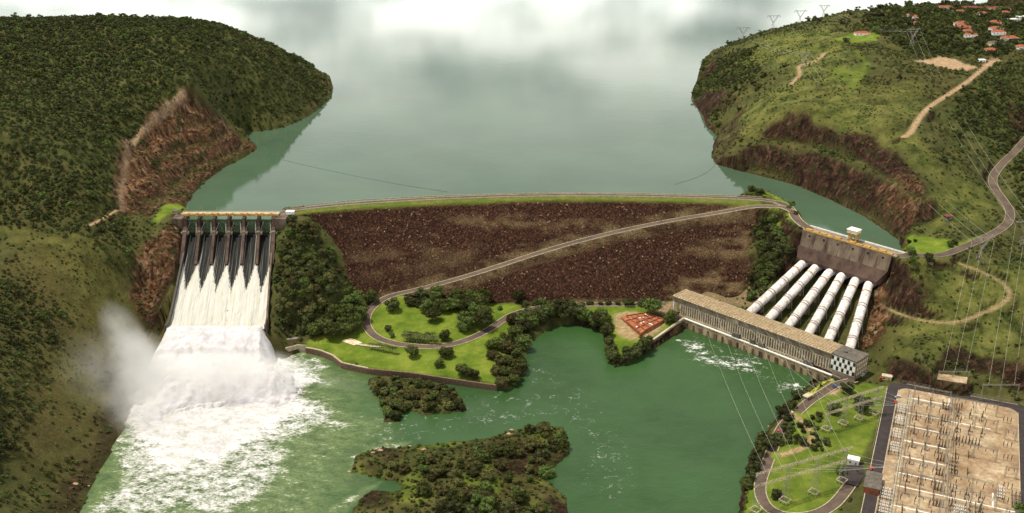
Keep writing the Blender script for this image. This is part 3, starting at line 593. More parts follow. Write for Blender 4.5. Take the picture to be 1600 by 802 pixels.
M['roofdark'] = mat('dark_roof', (.085, .075, .065), (.15, .13, .11), .85, .3, 5, (.4, .65))
M['porcelain'] = mat('brown_porcelain', (.10, .055, .035), (.06, .035, .025), .35, 1, 2)
M['red'] = mat('red_paint', (.55, .04, .03), (.45, .03, .02), .35, 1, 2, spec=.5)
M['blue'] = mat('blue_paint', (.04, .12, .32), (.03, .09, .25), .35, 1, 2, spec=.5)
M['silver'] = mat('silver_paint', (.55, .55, .57), (.5, .5, .52), .3, 1, 2, spec=.5)
M['black'] = mat('black_rubber', (.02, .02, .02), (.03, .03, .03), .8, 1, 2)
# rockfill of the dam face
m = bpy.data.materials.new('rockfill'); m.use_nodes = True; t = m.node_tree; b = t.nodes['Principled BSDF']; b.inputs['Roughness'].default_value = .95; b.inputs['Specular IOR Level'].default_value = .1
pos = N(t, 'ShaderNodeNewGeometry').outputs['Position']
vv = noise(t, pos, .62, typ='vor'); big = noise(t, mapping(t, pos, (1, 1, 3.2)), .022, 6, .62); med = noise(t, mapping(t, pos, (.5, .5, 2.4)), .14, 7, .72)
fine = noise(t, pos, .55, 5, .7)
rc = ramp(t, vv.outputs['Color'], [(.2, (.014, .007, .004)), (.6, (.060, .025, .015)), (.86, (.105, .052, .030)), (.97, (.36, .24, .14))])
rc = mixc(t, ramp(t, fine, [(.38, .75), (.60, 0.0)]), rc, (.012, .006, .005))
tanm = mth(t, 'MULTIPLY', ramp(t, med, [(.52, 0.0), (.66, .8)]), ramp(t, big, [(.58, 0.0), (.74, .8)]))
tanc = mixc(t, ramp(t, fine, [(.35, 0.0), (.6, 1.0)]), (.065, .042, .022), (.22, .155, .08))
rc = mixc(t, tanm, rc, tanc)
rc = mixc(t, attr(t, 'tan'), rc, tanc)
rc = mixc(t, attr(t, 'verge'), rc, ramp(t, med, [(.4, (.085, .125, .018)), (.6, (.16, .16, .04))]))
L(t, rc, b.inputs['Base Color'])
bp = N(t, 'ShaderNodeBump'); bp.inputs['Distance'].default_value = 1.5; L(t, mth(t, 'SUBTRACT', fine, mth(t, 'MULTIPLY', vv.outputs['Distance'], .5)), bp.inputs['Height']); L(t, bp.outputs[0], b.inputs['Normal']); M['rockfill'] = m
# ------------------------------------------------------------------ the rockfill dam
dxs = np.arange(-262, 330.1, 1.6); tt = np.r_[-.24, -.20, -.17, -.14, -.11, -.08, -.055, -.035, -.015, np.linspace(0, 1.03, 100)]
DX, DT = np.meshgrid(dxs, tt, indexing='ij')
yc = np.interp(DX, _col(CREST_DN, 0), _col(CREST_DN, 1)); yt = np.interp(DX, _col(TOE, 0), _col(TOE, 1)); DY = yc - DT * (yc - yt)
DZ = dam_z(DX, DY); DZ = np.where(DZ < 0, np.interp(DX, _col(TOE, 0), _col(TOE, 2)) - 3, DZ)
face = np.clip(DT / .03, 0, 1)
DZ += face * ((fbm(DX, DY, 6, 3, 150) - .5) * 2.2 + (fbm(DX * .35, DY, 16, 3, 155) - .5) * 3.0)
tanz = np.zeros(DX.shape); verge = np.where(DT < .02, 1.0, 0) * 1.0
verge = np.maximum(verge, np.clip(1 - DT / .045, 0, 1) * (.55 + .5 * fbm(DX, DY, 25, 3, 157)) * 1.4).clip(0, 1)
def pz(px, soft):
    pl = np.array([hit(a, b) for a, b in px]); qx = DX + (fbm(DX, DY, 14, 4, 160) - .5) * 34; qy = DY + (fbm(DX, DY, 14, 4, 161) - .5) * 26
    d = pdist(qx, qy, pl, True); return np.clip(np.where(inpoly(qx, qy, pl), .5 + d / soft, .5 - d / soft), 0, 1)
brk = np.clip((fbm(DX * .3, DY, 7, 4, 165) - .36) * 4, 0, 1)
tanz = np.maximum(tanz, .75 * brk * pz([(1085, 375), (1180, 350), (1178, 400), (1110, 402), (1060, 392)], 14)); tanz = np.maximum(tanz, .85 * brk * pz([(1040, 446), (1165, 415), (1168, 456), (1050, 464)], 10)); tanz = np.maximum(tanz, .3 * brk * pz([(548, 392), (640, 385), (740, 385), (740, 420), (560, 432)], 16)); tanz = np.maximum(tanz, .5 * brk * pz([(690, 342), (800, 338), (950, 345), (1000, 352), (840, 358), (700, 356)], 10))
for nm in ('dam_road',):
    p, wd = ROADS[nm]; d, zr = pdist(DX, DY, p, zs=p[:, 2]); a = np.clip((d - wd / 2 - 1.2) / 5, 0, 1)
    DZ = np.where(d < wd / 2 + 6.2, (zr - .3) * (1 - a) + DZ * a, DZ); tanz = np.maximum(tanz, np.clip(1 - (d - wd / 2 - 4) / 5, 0, 1) * .9 * np.clip(brk + .2, 0, 1))
p, wd = ROADS['crest_road']; d, zr = pdist(DX, DY, p, zs=p[:, 2]); DZ = np.where((d < 6) & (DT < .02), np.minimum(DZ, 91.9), DZ)
n0, n1_ = DX.shape; idx = np.arange(n0 * n1_).reshape(n0, n1_); df = np.stack([idx[:-1, :-1], idx[:-1, 1:], idx[1:, 1:], idx[1:, :-1]], -1).reshape(-1, 4)
dam = empty('rockfill_dam', (30, 1140, 12), 'long rockfill dam with a dark reddish boulder face between spillway and power intake', 'dam')
mkobj('boulder_face', np.stack([DX.ravel(), DY.ravel(), DZ.ravel()], 1), df, M['rockfill'], dam, False, {'tan': tanz, 'verge': verge})
# white parapet posts of the crest
mb = MB(); cp = resample(np.array([(x, y + 1.5, 92) for x, y, z in CREST_UP]), 1.0)
q = cp
mb.prism([tuple(v[:2]) for v in q[::12]] + [tuple(v[:2] + np.array([0, .5])) for v in q[::12][::-1]], 91.8, 92.7)
mb.build('parapet', M['kerb'], dam)
# ------------------------------------------------------------------ road sheets and kerbs
def offset(p, o):
    d = np.gradient(p[:, :2], axis=0); d /= np.linalg.norm(d, axis=1)[:, None] + 1e-9; n = np.stack([d[:, 1], -d[:, 0]], 1); r = p.copy(); r[:, :2] += n * o; return r
def ribbon(name, p, w0, w1, z0, m, label=None, thick=0, parent=None):
    a = offset(p, w0); b_ = offset(p, w1); a[:, 2] += z0; b_[:, 2] += z0; n = len(p); mb = MB()
    if not thick: v = np.vstack([a, b_]); f = [(i, n + i, n + i + 1, i + 1) for i in range(n - 1)]
    else:
        c_ = a.copy(); d_ = b_.copy(); c_[:, 2] -= thick; d_[:, 2] -= thick; v = np.vstack([a, b_, c_, d_])
        f = [(i, n + i, n + i + 1, i + 1) for i in range(n - 1)] + [(i, i + 1, 2 * n + i + 1, 2 * n + i) for i in range(n - 1)] + [(n + i, 3 * n + i, 3 * n + i + 1, n + i + 1) for i in range(n - 1)] + [(0, 2 * n, 3 * n, n), (n - 1, 2 * n - 1, 4 * n - 1, 3 * n - 1)]
    o = mkobj(name, v, f, m, parent)
    return tag(o, label, None, None, 'structure') if parent is None else o
for nm, off in (('dam_road', 0), ('crest_road', .05), ('intake_road', .012), ('hill_road', .03), ('river_road', .02)):
    p, wd = ROADS[nm]
    ribbon('road', p, -wd / 2, wd / 2, .15 + off, M['asphalt'], {'dam_road': 'asphalt road slanting down the dam face and looping round the lawn', 'crest_road': 'narrow road along the dam crest', 'intake_road': 'road curving from the dam crest to the power intake', 'hill_road': 'dark road curving up the right hillside', 'river_road': 'road beside the river looping below the powerhouse'}[nm])
    for sd_, (k0, k1) in enumerate(((-wd / 2 - .7, -wd / 2), (wd / 2, wd / 2 + .7))):
        if nm == 'intake_road' and sd_ == 0: pass
        ribbon('kerb', p, k0, k1, .42 + off, M['kerb'] if nm != 'hill_road' else M['concrete'], None, 1.2)
# ------------------------------------------------------------------ spillway
SP = empty('spillway', (-325, 1113, 73), 'concrete spillway with six green radial gates and a long white water chute', 'spillway')
xs_p = [U(a, 345, 92)[0] * 1119 / U(a, 345, 92)[1] for a in (293, 315, 338, 361, 384, 407, 430)]
yg = 1113
for i, px in enumerate(xs_p):
    w_ = 2.9 if 0 < i < 6 else 4.0
    mb = MB(); k = (px + 326) / 50 * .0
    prof = [(1126, 70), (1126, 93.6), (1108, 93.6), (1106, 84), (1098, 78), (1060, 57)] 
    bot = [chute_z(y_) - 2 for y_, _ in prof]
    sh = lambda y_: (1111 - y_) * .125
    v = []; 
    for y_, z_ in prof: v += [(px - w_ / 2 + sh(y_), y_, z_), (px + w_ / 2 + sh(y_), y_, z_)]
    # side outline closed along the chute floor
    ys = [q[0] for q in prof]; base = [(1060, chute_z(1060) - 2), (1100, chute_z(1100) - 2), (1126, 66)]
    out_ = prof[1:] + [(1060, chute_z(1060) - 2), (1100, chute_z(1100) - 3), (1126, 66)]
    n = len(out_); vv_ = [(px - w_ / 2 + sh(y_), y_, z_) for y_, z_ in out_] + [(px + w_ / 2 + sh(y_), y_, z_) for y_, z_ in out_]
    mb.add(vv_, [tuple(range(n)), tuple(range(2 * n - 1, n - 1, -1))] + [(j, n + j, n + (j + 1) % n, (j + 1) % n) for j in range(n)])
    mb.build('pier', M['apron'], SP)
    mb = MB(); mb.box((px + sh(1103), 1103, 77.5), (w_ + 4.6, 5, 2.6)); mb.box((px + sh(1103), 1100.5, 79.3), (w_ + 1, 2, 3)); mb.build('trunnion_block', M['concrete'], SP)
for i in range(6):
    a, b_ = xs_p[i] + 1.9, xs_p[i + 1] - 1.9; c0 = (a + b_) / 2
    g_ = []; K = 12; R = 18.5; zc = 79.0; yc_ = 1099.5
    mb = MB(); arc = [(yc_ + R * math.cos(th), zc + R * math.sin(th)) for th in np.linspace(-.34, .68, K)]
    arc = [(min(y_, yg + 7), z_) for y_, z_ in arc]
    vs = [(x_, y_, z_) for y_, z_ in arc for x_ in (a, b_)] + [(x_, y_ + .6, z_) for y_, z_ in arc for x_ in (a, b_)]
    fs = [(2 * j, 2 * j + 1, 2 * j + 3, 2 * j + 2) for j in range(K - 1)] + [(2 * K + 2 * j, 2 * K + 2 * j + 2, 2 * K + 2 * j + 3, 2 * K + 2 * j + 1) for j in range(K - 1)] + [(2 * K - 2, 2 * K - 1, 4 * K - 1, 4 * K - 2)]
    mb.add(vs, fs); gate = mb.build('gate', M['green_steel'], SP)
    mb = MB()
    for q in np.linspace(a + .7, b_ - .7, 9): mb.tube([(q, y_ - .5, z_) for y_, z_ in arc], .28, 4)
    for j in (2, 5, 8, 11): mb.box((c0, arc[j][0] - .7, arc[j][1]), (b_ - a, .9, .6))
    mb.build('rib', M['green_steel'], gate)
    for s in (-1, 1):
        mb = MB(); xe = (a if s < 0 else b_) - s * .6; tp = (xe + s * .0, 1102.5, 79.2)
        for j in (2, 9): mb.tube([(xe - s * 2.4, arc[j][0] - .8, arc[j][1]), tp], .35, 5)
        mb.tube([(xe - s * 2.2, arc[5][0] - .8, arc[5][1]), tp], .3, 5); mb.build('gate_arm', M['steel'], gate)
mb = MB(); xa, xb = xs_p[0] - 6, xs_p[-1] + 5
mb.box(((xa + xb) / 2, 1121.5, 94.6), (xb - xa, 9, 1.8)); mb.build('bridge_deck', M['pale_concrete'], SP)
mb = MB(); mb.box(((xa + xb) / 2, 1116.2, 94.9), (xb - xa - 6, 1.4, 2.4))
for i, px in enumerate(xs_p):
    for s in (-1, 1):
        if (i == 0 and s < 0) or (i == 6 and s > 0): continue
        mb.box((px + s * 3.4, 1115.6, 95.6), (3.6, 3.6, 2.6)); mb.box((px + s * 3.4, 1115.6, 97.2), (1.6, 2.0, 1.0))
mb.build('hoist_beam', M['yellow'], SP)
mb = MB()
for yy in (1117.6, 1125.6):
    mb.box(((xa + xb) / 2, yy, 96.5), (xb - xa, .25, .2))
    for q in np.arange(xa, xb, 4): mb.box((q, yy, 96.0), (.2, .2, 1.1))
mb.build('railing', M['kerb'], SP)
for q in np.linspace(xa + 6, xb - 6, 7):
    mb = MB(); mb.tube([(q, 1125.2, 95.5), (q, 1125.2, 100.5)], .12, 5); mb.box((q, 1124.6, 100.5), (.4, 1.4, .25)); mb.build('lamp_post', M['steel'], SP)
# chute floor and walls
ys = np.array([1130, 1122, 1113, 1106, 1095, 1080, 1060, 1040, 1020, 1000, 985, 975, 968, 962, 956, 950.]); 
fl = []
for y_ in ys:
    x0, x1 = chute_x(y_); 
    if y_ > 1111: x0, x1 = xs_p[0], xs_p[-1]
    z_ = chute_z(y_); fl += [(x0 - 1, y_, z_), (x1 + 1, y_, z_)]
n = len(ys); mb = MB(); lo = [(x, y_, z_ - 5 if k < 2 * n - 4 else -4) for k, (x, y_, z_) in enumerate(fl)]
mb.add(fl + lo, [(2 * i, 2 * i + 2, 2 * i + 3, 2 * i + 1) for i in range(n - 1)] + [(2 * n - 2, 2 * n - 1, 4 * n - 1, 4 * n - 2)]); mb.build('chute_floor', M['wet_concrete'], SP)
for s in (0, 1):
    mb = MB(); v = []
    for y_ in ys:
        x_ = chute_x(y_)[s] if y_ <= 1111 else (xs_p[0] - .5, xs_p[-1] + .5)[s]
        zt = chute_z(y_) + (6.2 if y_ < 1100 else 8) ; zt = 93 if y_ > 1109 else zt
        o = -1 if s == 0 else 1; w_ = 1.8; 
        v += [(x_, y_, zt), (x_ + o * w_, y_, zt), (x_ + o * (w_ + 2.5), y_, -3 if y_ < 990 else chute_z(y_) - 14), (x_, y_, chute_z(y_) - 1)]
    n = len(ys); mb.add(v, [(4 * i + k, 4 * i + (k + 1) % 4, 4 * i + 4 + (k + 1) % 4, 4 * i + 4 + k) for i in range(n - 1) for k in range(4)] + [(0, 1, 2, 3), tuple(4 * n - 4 + k for k in (3, 2, 1, 0))])
    mb.build('side_wall', M['stained'] if s else M['wet_concrete'], SP)
for s, (px, w_) in enumerate(((xs_p[0] - 8, 12), (xs_p[-1] + 9, 13))):
    mb = MB(); mb.box((px, 1117, 82), (w_, 20, 22.4)); mb.build('abutment', M['stained'], SP)
# small gatehouses at both ends of the bridge
for i, (px, lab) in enumerate(((-392, 'small concrete plant room on the grass left of the spillway bridge'), (-258, 'white flat roofed hut at the right end of the spillway bridge'))):
    t_ = empty('plant_room', (px, 1124 if i else 1126, 93), lab, 'building'); mb = MB(); mb.box((px, 1124 if i else 1126, 93), (9 if i else 6, 5, 3.4), 0, True); mb.build('wall', M['concrete'] if not i else M['white'], t_)
    mb = MB(); mb.box((px, 1124 if i else 1126, 96.6), (10 if i else 7, 6, .5), 0, True); mb.build('roof', M['white'] if i else M['roofdark'], t_)
# ------------------------------------------------------------------ water running down the chute
yy = np.r_[np.linspace(1109, 962, 170), np.linspace(961, 948, 10)]; uu = np.linspace(0, 1, 150); CY, CU = np.meshgrid(yy, uu, indexing='ij')
x0, x1 = chute_x(CY); CXX = x0 + (x1 - x0) * CU
s_ = (1109 - CY) / 160
CZ = chute_z(CY) + .5 + (fbm(CXX, CY * .4, 3, 3, 170) - .5) * 1.6 * np.clip((s_ - .2) * 3, 0, 1) 
bay = CU * 6
plume = np.abs(bay - np.round(bay)); CZ += np.clip((s_ - .25) * 4, 0, 1) * (0.5 - plume) * 2.4
CZ += np.clip((s_ - .85) / .15, 0, 1) * (fbm(CXX, CY, 5, 3, 172)) * 3
n0, n1_ = CY.shape; idx = np.arange(n0 * n1_).reshape(n0, n1_); cf = np.stack([idx[:-1, :-1], idx[1:, :-1], idx[1:, 1:], idx[:-1, 1:]], -1).reshape(-1, 4)
m = bpy.data.materials.new('chute_water'); m.use_nodes = True; t = m.node_tree; b = t.nodes['Principled BSDF']; b.inputs['IOR'].default_value = 1.33
pos = N(t, 'ShaderNodeNewGeometry').outputs['Position']; av = attr(t, 'across'); dv = attr(t, 'down')
ce = N(t, 'ShaderNodeCombineXYZ'); L(t, mth(t, 'MULTIPLY', av, 6.0), ce.inputs[0]); L(t, mth(t, 'MULTIPLY', dv, .55), ce.inputs[1])
stn = noise(t, mapping(t, ce.outputs[0], (14, 7, 1)), 1.0, 5, .65); stf = noise(t, mapping(t, ce.outputs[0], (26, 34, 1)), 1.0, 5, .7); stl = noise(t, mapping(t, ce.outputs[0], (34, 3.5, 1)), 1.0, 4, .6)
bb = mth(t, 'MULTIPLY', av, 6.0); fr = mth(t, 'ABSOLUTE', mth(t, 'SUBTRACT', bb, mth(t, 'ROUND', mth(t, 'ADD', bb, 0.0001))))   # 0 at a pier, .5 mid bay
wd_ = mth(t, 'MULTIPLY', mth(t, 'SUBTRACT', dv, .265), 1.75)          # half width of the white plume behind each pier
edge = mth(t, 'SUBTRACT', mth(t, 'ADD', wd_, mth(t, 'MULTIPLY', mth(t, 'SUBTRACT', stf, .5), mth(t, 'MULTIPLY', dv, 1.5))), fr)
w1 = mth(t, 'MULTIPLY', edge, 30.0, clamp=True)
w2 = mth(t, 'MULTIPLY', mth(t, 'MULTIPLY', ramp(t, fr, [(.10, 0.0), (.125, 1.0), (.15, .6), (.18, 0.0)]), ramp(t, stl, [(.40, .35), (.55, 1.0)])), .75)
w3 = mth(t, 'MULTIPLY', ramp(t, stl, [(.54, 0.0), (.72, .5)]), ramp(t, dv, [(.0, .25), (.3, 1.0)]))
wh = mth(t, 'MAXIMUM', w1, mth(t, 'MAXIMUM', w2, w3))
wcol = mixc(t, ramp(t, stn, [(.42, 0.0), (.66, 1.0)]), (.62, .61, .60), (.50, .48, .38))
wcol = mixc(t, ramp(t, stl, [(.38, .55), (.52, 0.0)]), wcol, (.33, .34, .27)); wcol = mixc(t, ramp(t, stf, [(.60, 0.0), (.72, .6)]), wcol, (.27, .28, .20))
L(t, mixc(t, wh, mixc(t, stl, (.005, .005, .005), (.020, .021, .020)), wcol), b.inputs['Base Color']); L(t, mth(t, 'MULTIPLY_ADD', wh, .35, .55), b.inputs['Roughness']); b.inputs['Specular IOR Level'].default_value = .18
bp = N(t, 'ShaderNodeBump'); bp.inputs['Distance'].default_value = .8; L(t, stn, bp.inputs['Height']); L(t, bp.outputs[0], b.inputs['Normal']); M['chute'] = m
tag(mkobj('water', np.stack([CXX.ravel(), CY.ravel(), CZ.ravel()], 1), cf, M['chute'], None, True, {'across': CU, 'down': s_}), 'water racing down the spillway chute', 'water', kind='structure')
# flip jet curling over the lip, and the burst of white water where it lands
m = bpy.data.materials.new('white_water'); m.use_nodes = True; t = m.node_tree; b = t.nodes['Principled BSDF']; b.inputs['Roughness'].default_value = .9; b.inputs['Specular IOR Level'].default_value = .1
pos = N(t, 'ShaderNodeNewGeometry').outputs['Position']
a1 = noise(t, pos, .13, 6, .7); a2 = noise(t, pos, .35, 6, .75)
c = ramp(t, a1, [(.38, (.72, .70, .74)), (.55, (.60, .58, .61)), (.70, (.46, .46, .40))])
c = mixc(t, mth(t, 'MULTIPLY', ramp(t, a2, [(.60, 0.0), (.68, .9)]), attr(t, 'hole')), c, (.28, .34, .20))
L(t, c, b.inputs['Base Color']); b.inputs['Subsurface Weight'].default_value = 0
bp = N(t, 'ShaderNodeBump'); bp.inputs['Distance'].default_value = 1.2; L(t, a2, bp.inputs['Height']); L(t, bp.outputs[0], b.inputs['Normal']); M['foam'] = m
jl = np.linspace(0, 1, 60); ju = np.linspace(-.09, 1.09, 110); JL, JU = np.meshgrid(jl, ju, indexing='ij')
x0, x1 = chute_x(950 - JL * 30); spread_ = 1 + JL * .12
JX = (x0 + x1) / 2 + (x1 - x0) * (JU - .5) * spread_; JY = 954 - JL * 62
edge_ = np.clip(np.minimum(JU + .09, 1.09 - JU) / .13, 0, 1) ** .5
top = 31.5 + 3.5 * np.sin(np.clip(JL * 3.2, 0, math.pi)) * (JL < .6) - 34 * np.clip(JL - .15, 0, 1) ** 1.6 * 1.25
JZ = (top + (fbm(JX, JY, 9, 4, 180) - .5) * 9 * np.clip(.25 + JL * 2, 0, 1)) * edge_ - 4 * (1 - edge_)
JZ = np.maximum(JZ, -3)
n0, n1_ = JL.shape; idx = np.arange(n0 * n1_).reshape(n0, n1_); jf = np.stack([idx[:-1, :-1], idx[1:, :-1], idx[1:, 1:], idx[:-1, 1:]], -1).reshape(-1, 4)
tag(mkobj('white_water', np.stack([JX.ravel(), JY.ravel(), JZ.ravel()], 1), jf, M['foam'], None, True, {'hole': np.clip(1 - JL * 2.2, 0, 1)}), 'white jet of water leaping off the end of the chute', kind='stuff')
# billowing burst: a lumpy mass of overlapping puffs fused into one height field
bx_ = np.arange(-420, -190, 1.6); by_ = np.arange(770, 960, 1.6); BX, BY = np.meshgrid(bx_, by_, indexing='ij')
c0 = U(335, 598, 8); H_ = np.zeros(BX.shape)
rr = np.random.default_rng(5)
core = np.array([U(a, b, 5)[:2] for a, b in [(238, 575), (262, 545), (420, 548), (452, 575), (465, 605), (440, 625), (400, 628), (340, 622), (290, 630), (238, 655), (215, 640), (222, 600)]])
dC = pdist(BX, BY, core, True); inn_c = inpoly(BX + (fbm(BX, BY, 20, 4, 195) - .5) * 26, BY + (fbm(BX, BY, 20, 4, 196) - .5) * 26, core)
H_ = np.where(inn_c, np.minimum(dC, 26) * .55 * (.55 + .9 * fbm(BX, BY, 34, 3, 197)), 0)
for k in range(420):
    qx, qy = rr.uniform(core[:, 0].min(), core[:, 0].max()), rr.uniform(core[:, 1].min(), core[:, 1].max())
    R_ = rr.uniform(1.8, 4.6); i_ = int((qx - bx_[0]) / 1.6); j_ = int((qy - by_[0]) / 1.6); h0 = H_[i_, j_]
    if h0 < .5: continue
    s2 = (slice(max(i_ - 4, 0), i_ + 5), slice(max(j_ - 4, 0), j_ + 5)); q = 1 - ((BX[s2] - qx) ** 2 + (BY[s2] - qy) ** 2) / R_ ** 2
    H_[s2] = np.maximum(H_[s2], np.where(q > 0, h0 + R_ * .5 * np.sqrt(np.maximum(q, 0)) - R_ * .1, 0))
H_ = H_ + (fbm(BX, BY, 8, 4, 190) - .5) * 3 * (H_ > .5); H_ = np.where(H_ < .6, -3, H_)
n0, n1_ = BX.shape; idx = np.arange(n0 * n1_).reshape(n0, n1_); bf = np.stack([idx[:-1, :-1], idx[1:, :-1], idx[1:, 1:], idx[:-1, 1:]], -1).reshape(-1, 4)
mk = (H_.ravel() > -2); bf = bf[mk[bf].any(1)]
tag(mkobj('white_water', np.stack([BX.ravel(), BY.ravel(), H_.ravel()], 1), bf, M['foam'], None, True, {'hole': np.clip(1.25 - H_ / 5, 0, 1)}), 'billowing white water at the foot of the spillway', kind='stuff')
# mist: closed puffs with a soft volume
def mist(name, loc, size, dens, rz, label, nscale=.03, thr=.42, col=(.93, .93, .95)):
    import bmesh
    bm = bmesh.new(); bmesh.ops.create_icosphere(bm, subdivisions=3, radius=1.0); me = bpy.data.meshes.new(name); bm.to_mesh(me); bm.free()
    o = bpy.data.objects.new(name, me); COL.objects.link(o); o.location = loc; o.scale = size; o.rotation_euler = rz
    m = bpy.data.materials.new('mist'); m.use_nodes = True; t = m.node_tree; t.nodes.clear(); ou = N(t, 'ShaderNodeOutputMaterial'); pv = N(t, 'ShaderNodeVolumePrincipled')
    pv.inputs['Color'].default_value = (*col, 1); pv.inputs['Anisotropy'].default_value = .1
    oc = N(t, 'ShaderNodeTexCoord').outputs['Object']; ps = N(t, 'ShaderNodeNewGeometry').outputs['Position']
    ln = N(t, 'ShaderNodeVectorMath', operation='LENGTH'); L(t, oc, ln.inputs[0])
    fall = mth(t, 'SUBTRACT', 1.0, ln.outputs[1], clamp=True); fall = mth(t, 'POWER', fall, 1.1)
    nn = ramp(t, noise(t, ps, nscale, 5, .62), [(thr, 0.0), (thr + .28, 1.0)])
    L(t, mth(t, 'MULTIPLY', mth(t, 'MULTIPLY', fall, nn), dens), pv.inputs['Density']); L(t, pv.outputs[0], ou.inputs['Volume'])
    me.materials.append(m); return tag(o, label, kind='stuff')
mist('mist', U(200, 535, 36), (21, 26, 50), .050, (0, -.38, 0), 'spray rising against the left bank', .045, .26, (1, 1, 1))
mist('mist', U(225, 580, 20), (34, 40, 44), .060, (0, -.25, 0), 'dense spray at the left corner of the jet', .05, .28, (1, 1, 1))
mist('mist', U(340, 585, 16), (98, 40, 26), .10, (0, 0, 0), 'spray cloud over the plunge pool', .05, .24, (1, 1, 1))
mist('mist', U(222, 625, 12), (40, 60, 26), .045, (0, 0, .2), 'spray drifting along the left bank', .04, .28, (1, 1, 1))
mist('mist', U(150, 590, 30), (46, 60, 48), .010, (0, 0, .3), 'thin spray veil before the left slope', .02, .34)
mist('mist', U(530, 600, 6), (42, 18, 7), .022, (0, 0, -.4), 'thin spray veil over the water beside the garden wall', .03, .38)
# ------------------------------------------------------------------ power intake
iu = IN_B - IN_A; IL = np.linalg.norm(iu); iu /= IL; inn = np.array([iu[1], -iu[0]])      # inn points downstream
def ID(a, b): return (IN_A[0] + iu[0] * a + inn[0] * b, IN_A[1] + iu[1] * a + inn[1] * b)
IT = empty('power_intake', (*ID(IL / 2, 0), 60), 'stained concrete power intake block with a yellow trimmed deck above six penstocks', 'intake')
Lw = np.linalg.norm(np.array(U(1392, 398, 92)[:2]) - IN_A) + 2
mb = MB(); v = [(*ID(-2, -9), 90.9), (*ID(Lw, -9), 90.9), (*ID(Lw, 8), 90.9), (*ID(-2, 8), 90.9)]; lo = [(*ID(-2, -9), 40), (*ID(Lw, -9), 40), (*ID(Lw, 13), 75), (*ID(-2, 13), 75)]
mb.hexa(lo, v); mb.build('wall', M['stained'], IT)
mb = MB(); A0 = U(1245, 402, 64); A1 = U(1369, 441, 64)
pa, pb = np.array(ID(-2, 13.01)), np.array(ID(Lw, 13.01))
mb.hexa([(A0[0], A0[1], 60.5), (A1[0], A1[1], 60.5), (*pb, 60.5), (*pa, 60.5)], [(A0[0], A0[1], 64), (A1[0], A1[1], 64), (*pb, 75.2), (*pa, 75.2)]); mb.build('apron', M['apron'], IT)
mb = MB(); d_ = np.array(ID(0, 1)) - np.array(ID(0, 0))
q0, q1 = np.array(ID(0, 13)), np.array(ID(Lw - 2, 13)); mb.hexa([(*q0, 40), (*q1, 40), (*(q1 - d_ * 2), 40), (*(q0 - d_ * 2), 40)], [(*q0, 60.4), (*q1, 60.4), (*(q1 - d_ * 2), 60.4), (*(q0 - d_ * 2), 60.4)]); mb.build('recess_shade', M['dark'], IT)  # solid dark slab, the shade of the opening under the apron put into its colour
for k in range(1, 7):      # joints and buttress ribs on the wall
    a_ = Lw * k / 7; mb = MB(); p0 = np.array(ID(a_, 8.02)); p1 = np.array(ID(a_, 13.02)); mb.add([(*(p0 - iu * .35), 90.5), (*(p0 + iu * .35), 90.5), (*(p1 + iu * .35), 75.3), (*(p1 - iu * .35), 75.3)] + [(*(p0 - iu * .35 + inn * .5), 90.5), (*(p0 + iu * .35 + inn * .5), 90.5), (*(p1 + iu * .35 + inn * .5), 75.3), (*(p1 - iu * .35 + inn * .5), 75.3)], [(4, 5, 6, 7), (0, 1, 5, 4), (0, 4, 7, 3), (1, 2, 6, 5), (3, 7, 6, 2)]); mb.build('buttress', M['stained'], IT)
for k in range(6):
    a_ = Lw * (k + .5) / 6; mb = MB(); c_ = ID(a_, 8.9); mb.box((*c_, 87.2), (2.2, 1.2, 2.2), math.atan2(iu[1], iu[0])); mb.build('vent_opening', M['dark'], IT)  # dark blocks, with the shade of the vent holes painted as colour
rz_ = math.atan2(iu[1], iu[0])
mb = MB(); c_ = ID((IL) / 2, -1); mb.box((*c_, 91.2), (IL + 4, 16, 1.2), rz_); mb.build('deck', M['concrete'], IT)
mb = MB()
mb.box((*ID(IL / 2, -8.6), 92.4), (IL + 4, .8, 1.3), rz_); mb.build('parapet', M['white'], IT)
mb = MB(); mb.box((*ID(Lw / 2, 7.2), 92.3), (Lw, 1.0, 1.1), rz_)
for k in range(12):
    a_ = Lw * (k + .5) / 12
    if k != 5: mb.box((*ID(a_, 4.2 if k % 2 else 3.4), 92.4), (Lw / 12 * .82, 3.4 if k % 2 else 4.6, 1.0 if k % 2 else 1.5), rz_)
mb.build('gate_cover', M['yellow'], IT)
mb = MB(); mb.box((*ID(Lw / 2, .2), 92.0), (Lw, .35, .5), rz_); mb.box((*ID(Lw / 2, -5.2), 92.0), (Lw, .35, .5), rz_); mb.build('crane_rail', M['ring'], IT)
# gantry crane on the deck
ca_ = float(np.dot(np.array(U(1325, 380, 92)[:2]) - IN_A, iu)); CR = empty('gantry_crane', (*ID(ca_, -1), 92.2), 'cream roofed gantry crane standing astride the intake deck', 'crane')
for da in (-4.2, 4.2):
    for db in (-5.2, .2, 5.4):
        if db == 5.4: continue
        mb = MB(); mb.box((*ID(ca_ + da, db), 92.3), (1.2, 1.2, 9.2), rz_, True); mb.box((*ID(ca_ + da, db), 92.25), (2.6, 1.2, .9), rz_, True); mb.build('leg', M['yellow'], CR)
mb = MB()
for da in (-4.2, 4.2): mb.box((*ID(ca_ + da, -2.5), 97), (.6, 5, .6), rz_)
for db in (-5.2, .2): mb.box((*ID(ca_, db), 96.5), (8.4, .5, .5), rz_)
mb.build('brace', M['yellow'], CR)
mb = MB(); mb.box((*ID(ca_, -1.6), 101.4), (11.5, 9.5, 3.6), rz_, True); mb.build('cabin', M['cream'], CR)
mb = MB(); mb.box((*ID(ca_, -1.6), 105.0), (12.6, 10.6, .6), rz_, True); mb.box((*ID(ca_ - 2, -1.6), 105.6), (2, 2, .8), rz_, True); mb.build('roof', M['white'], CR)
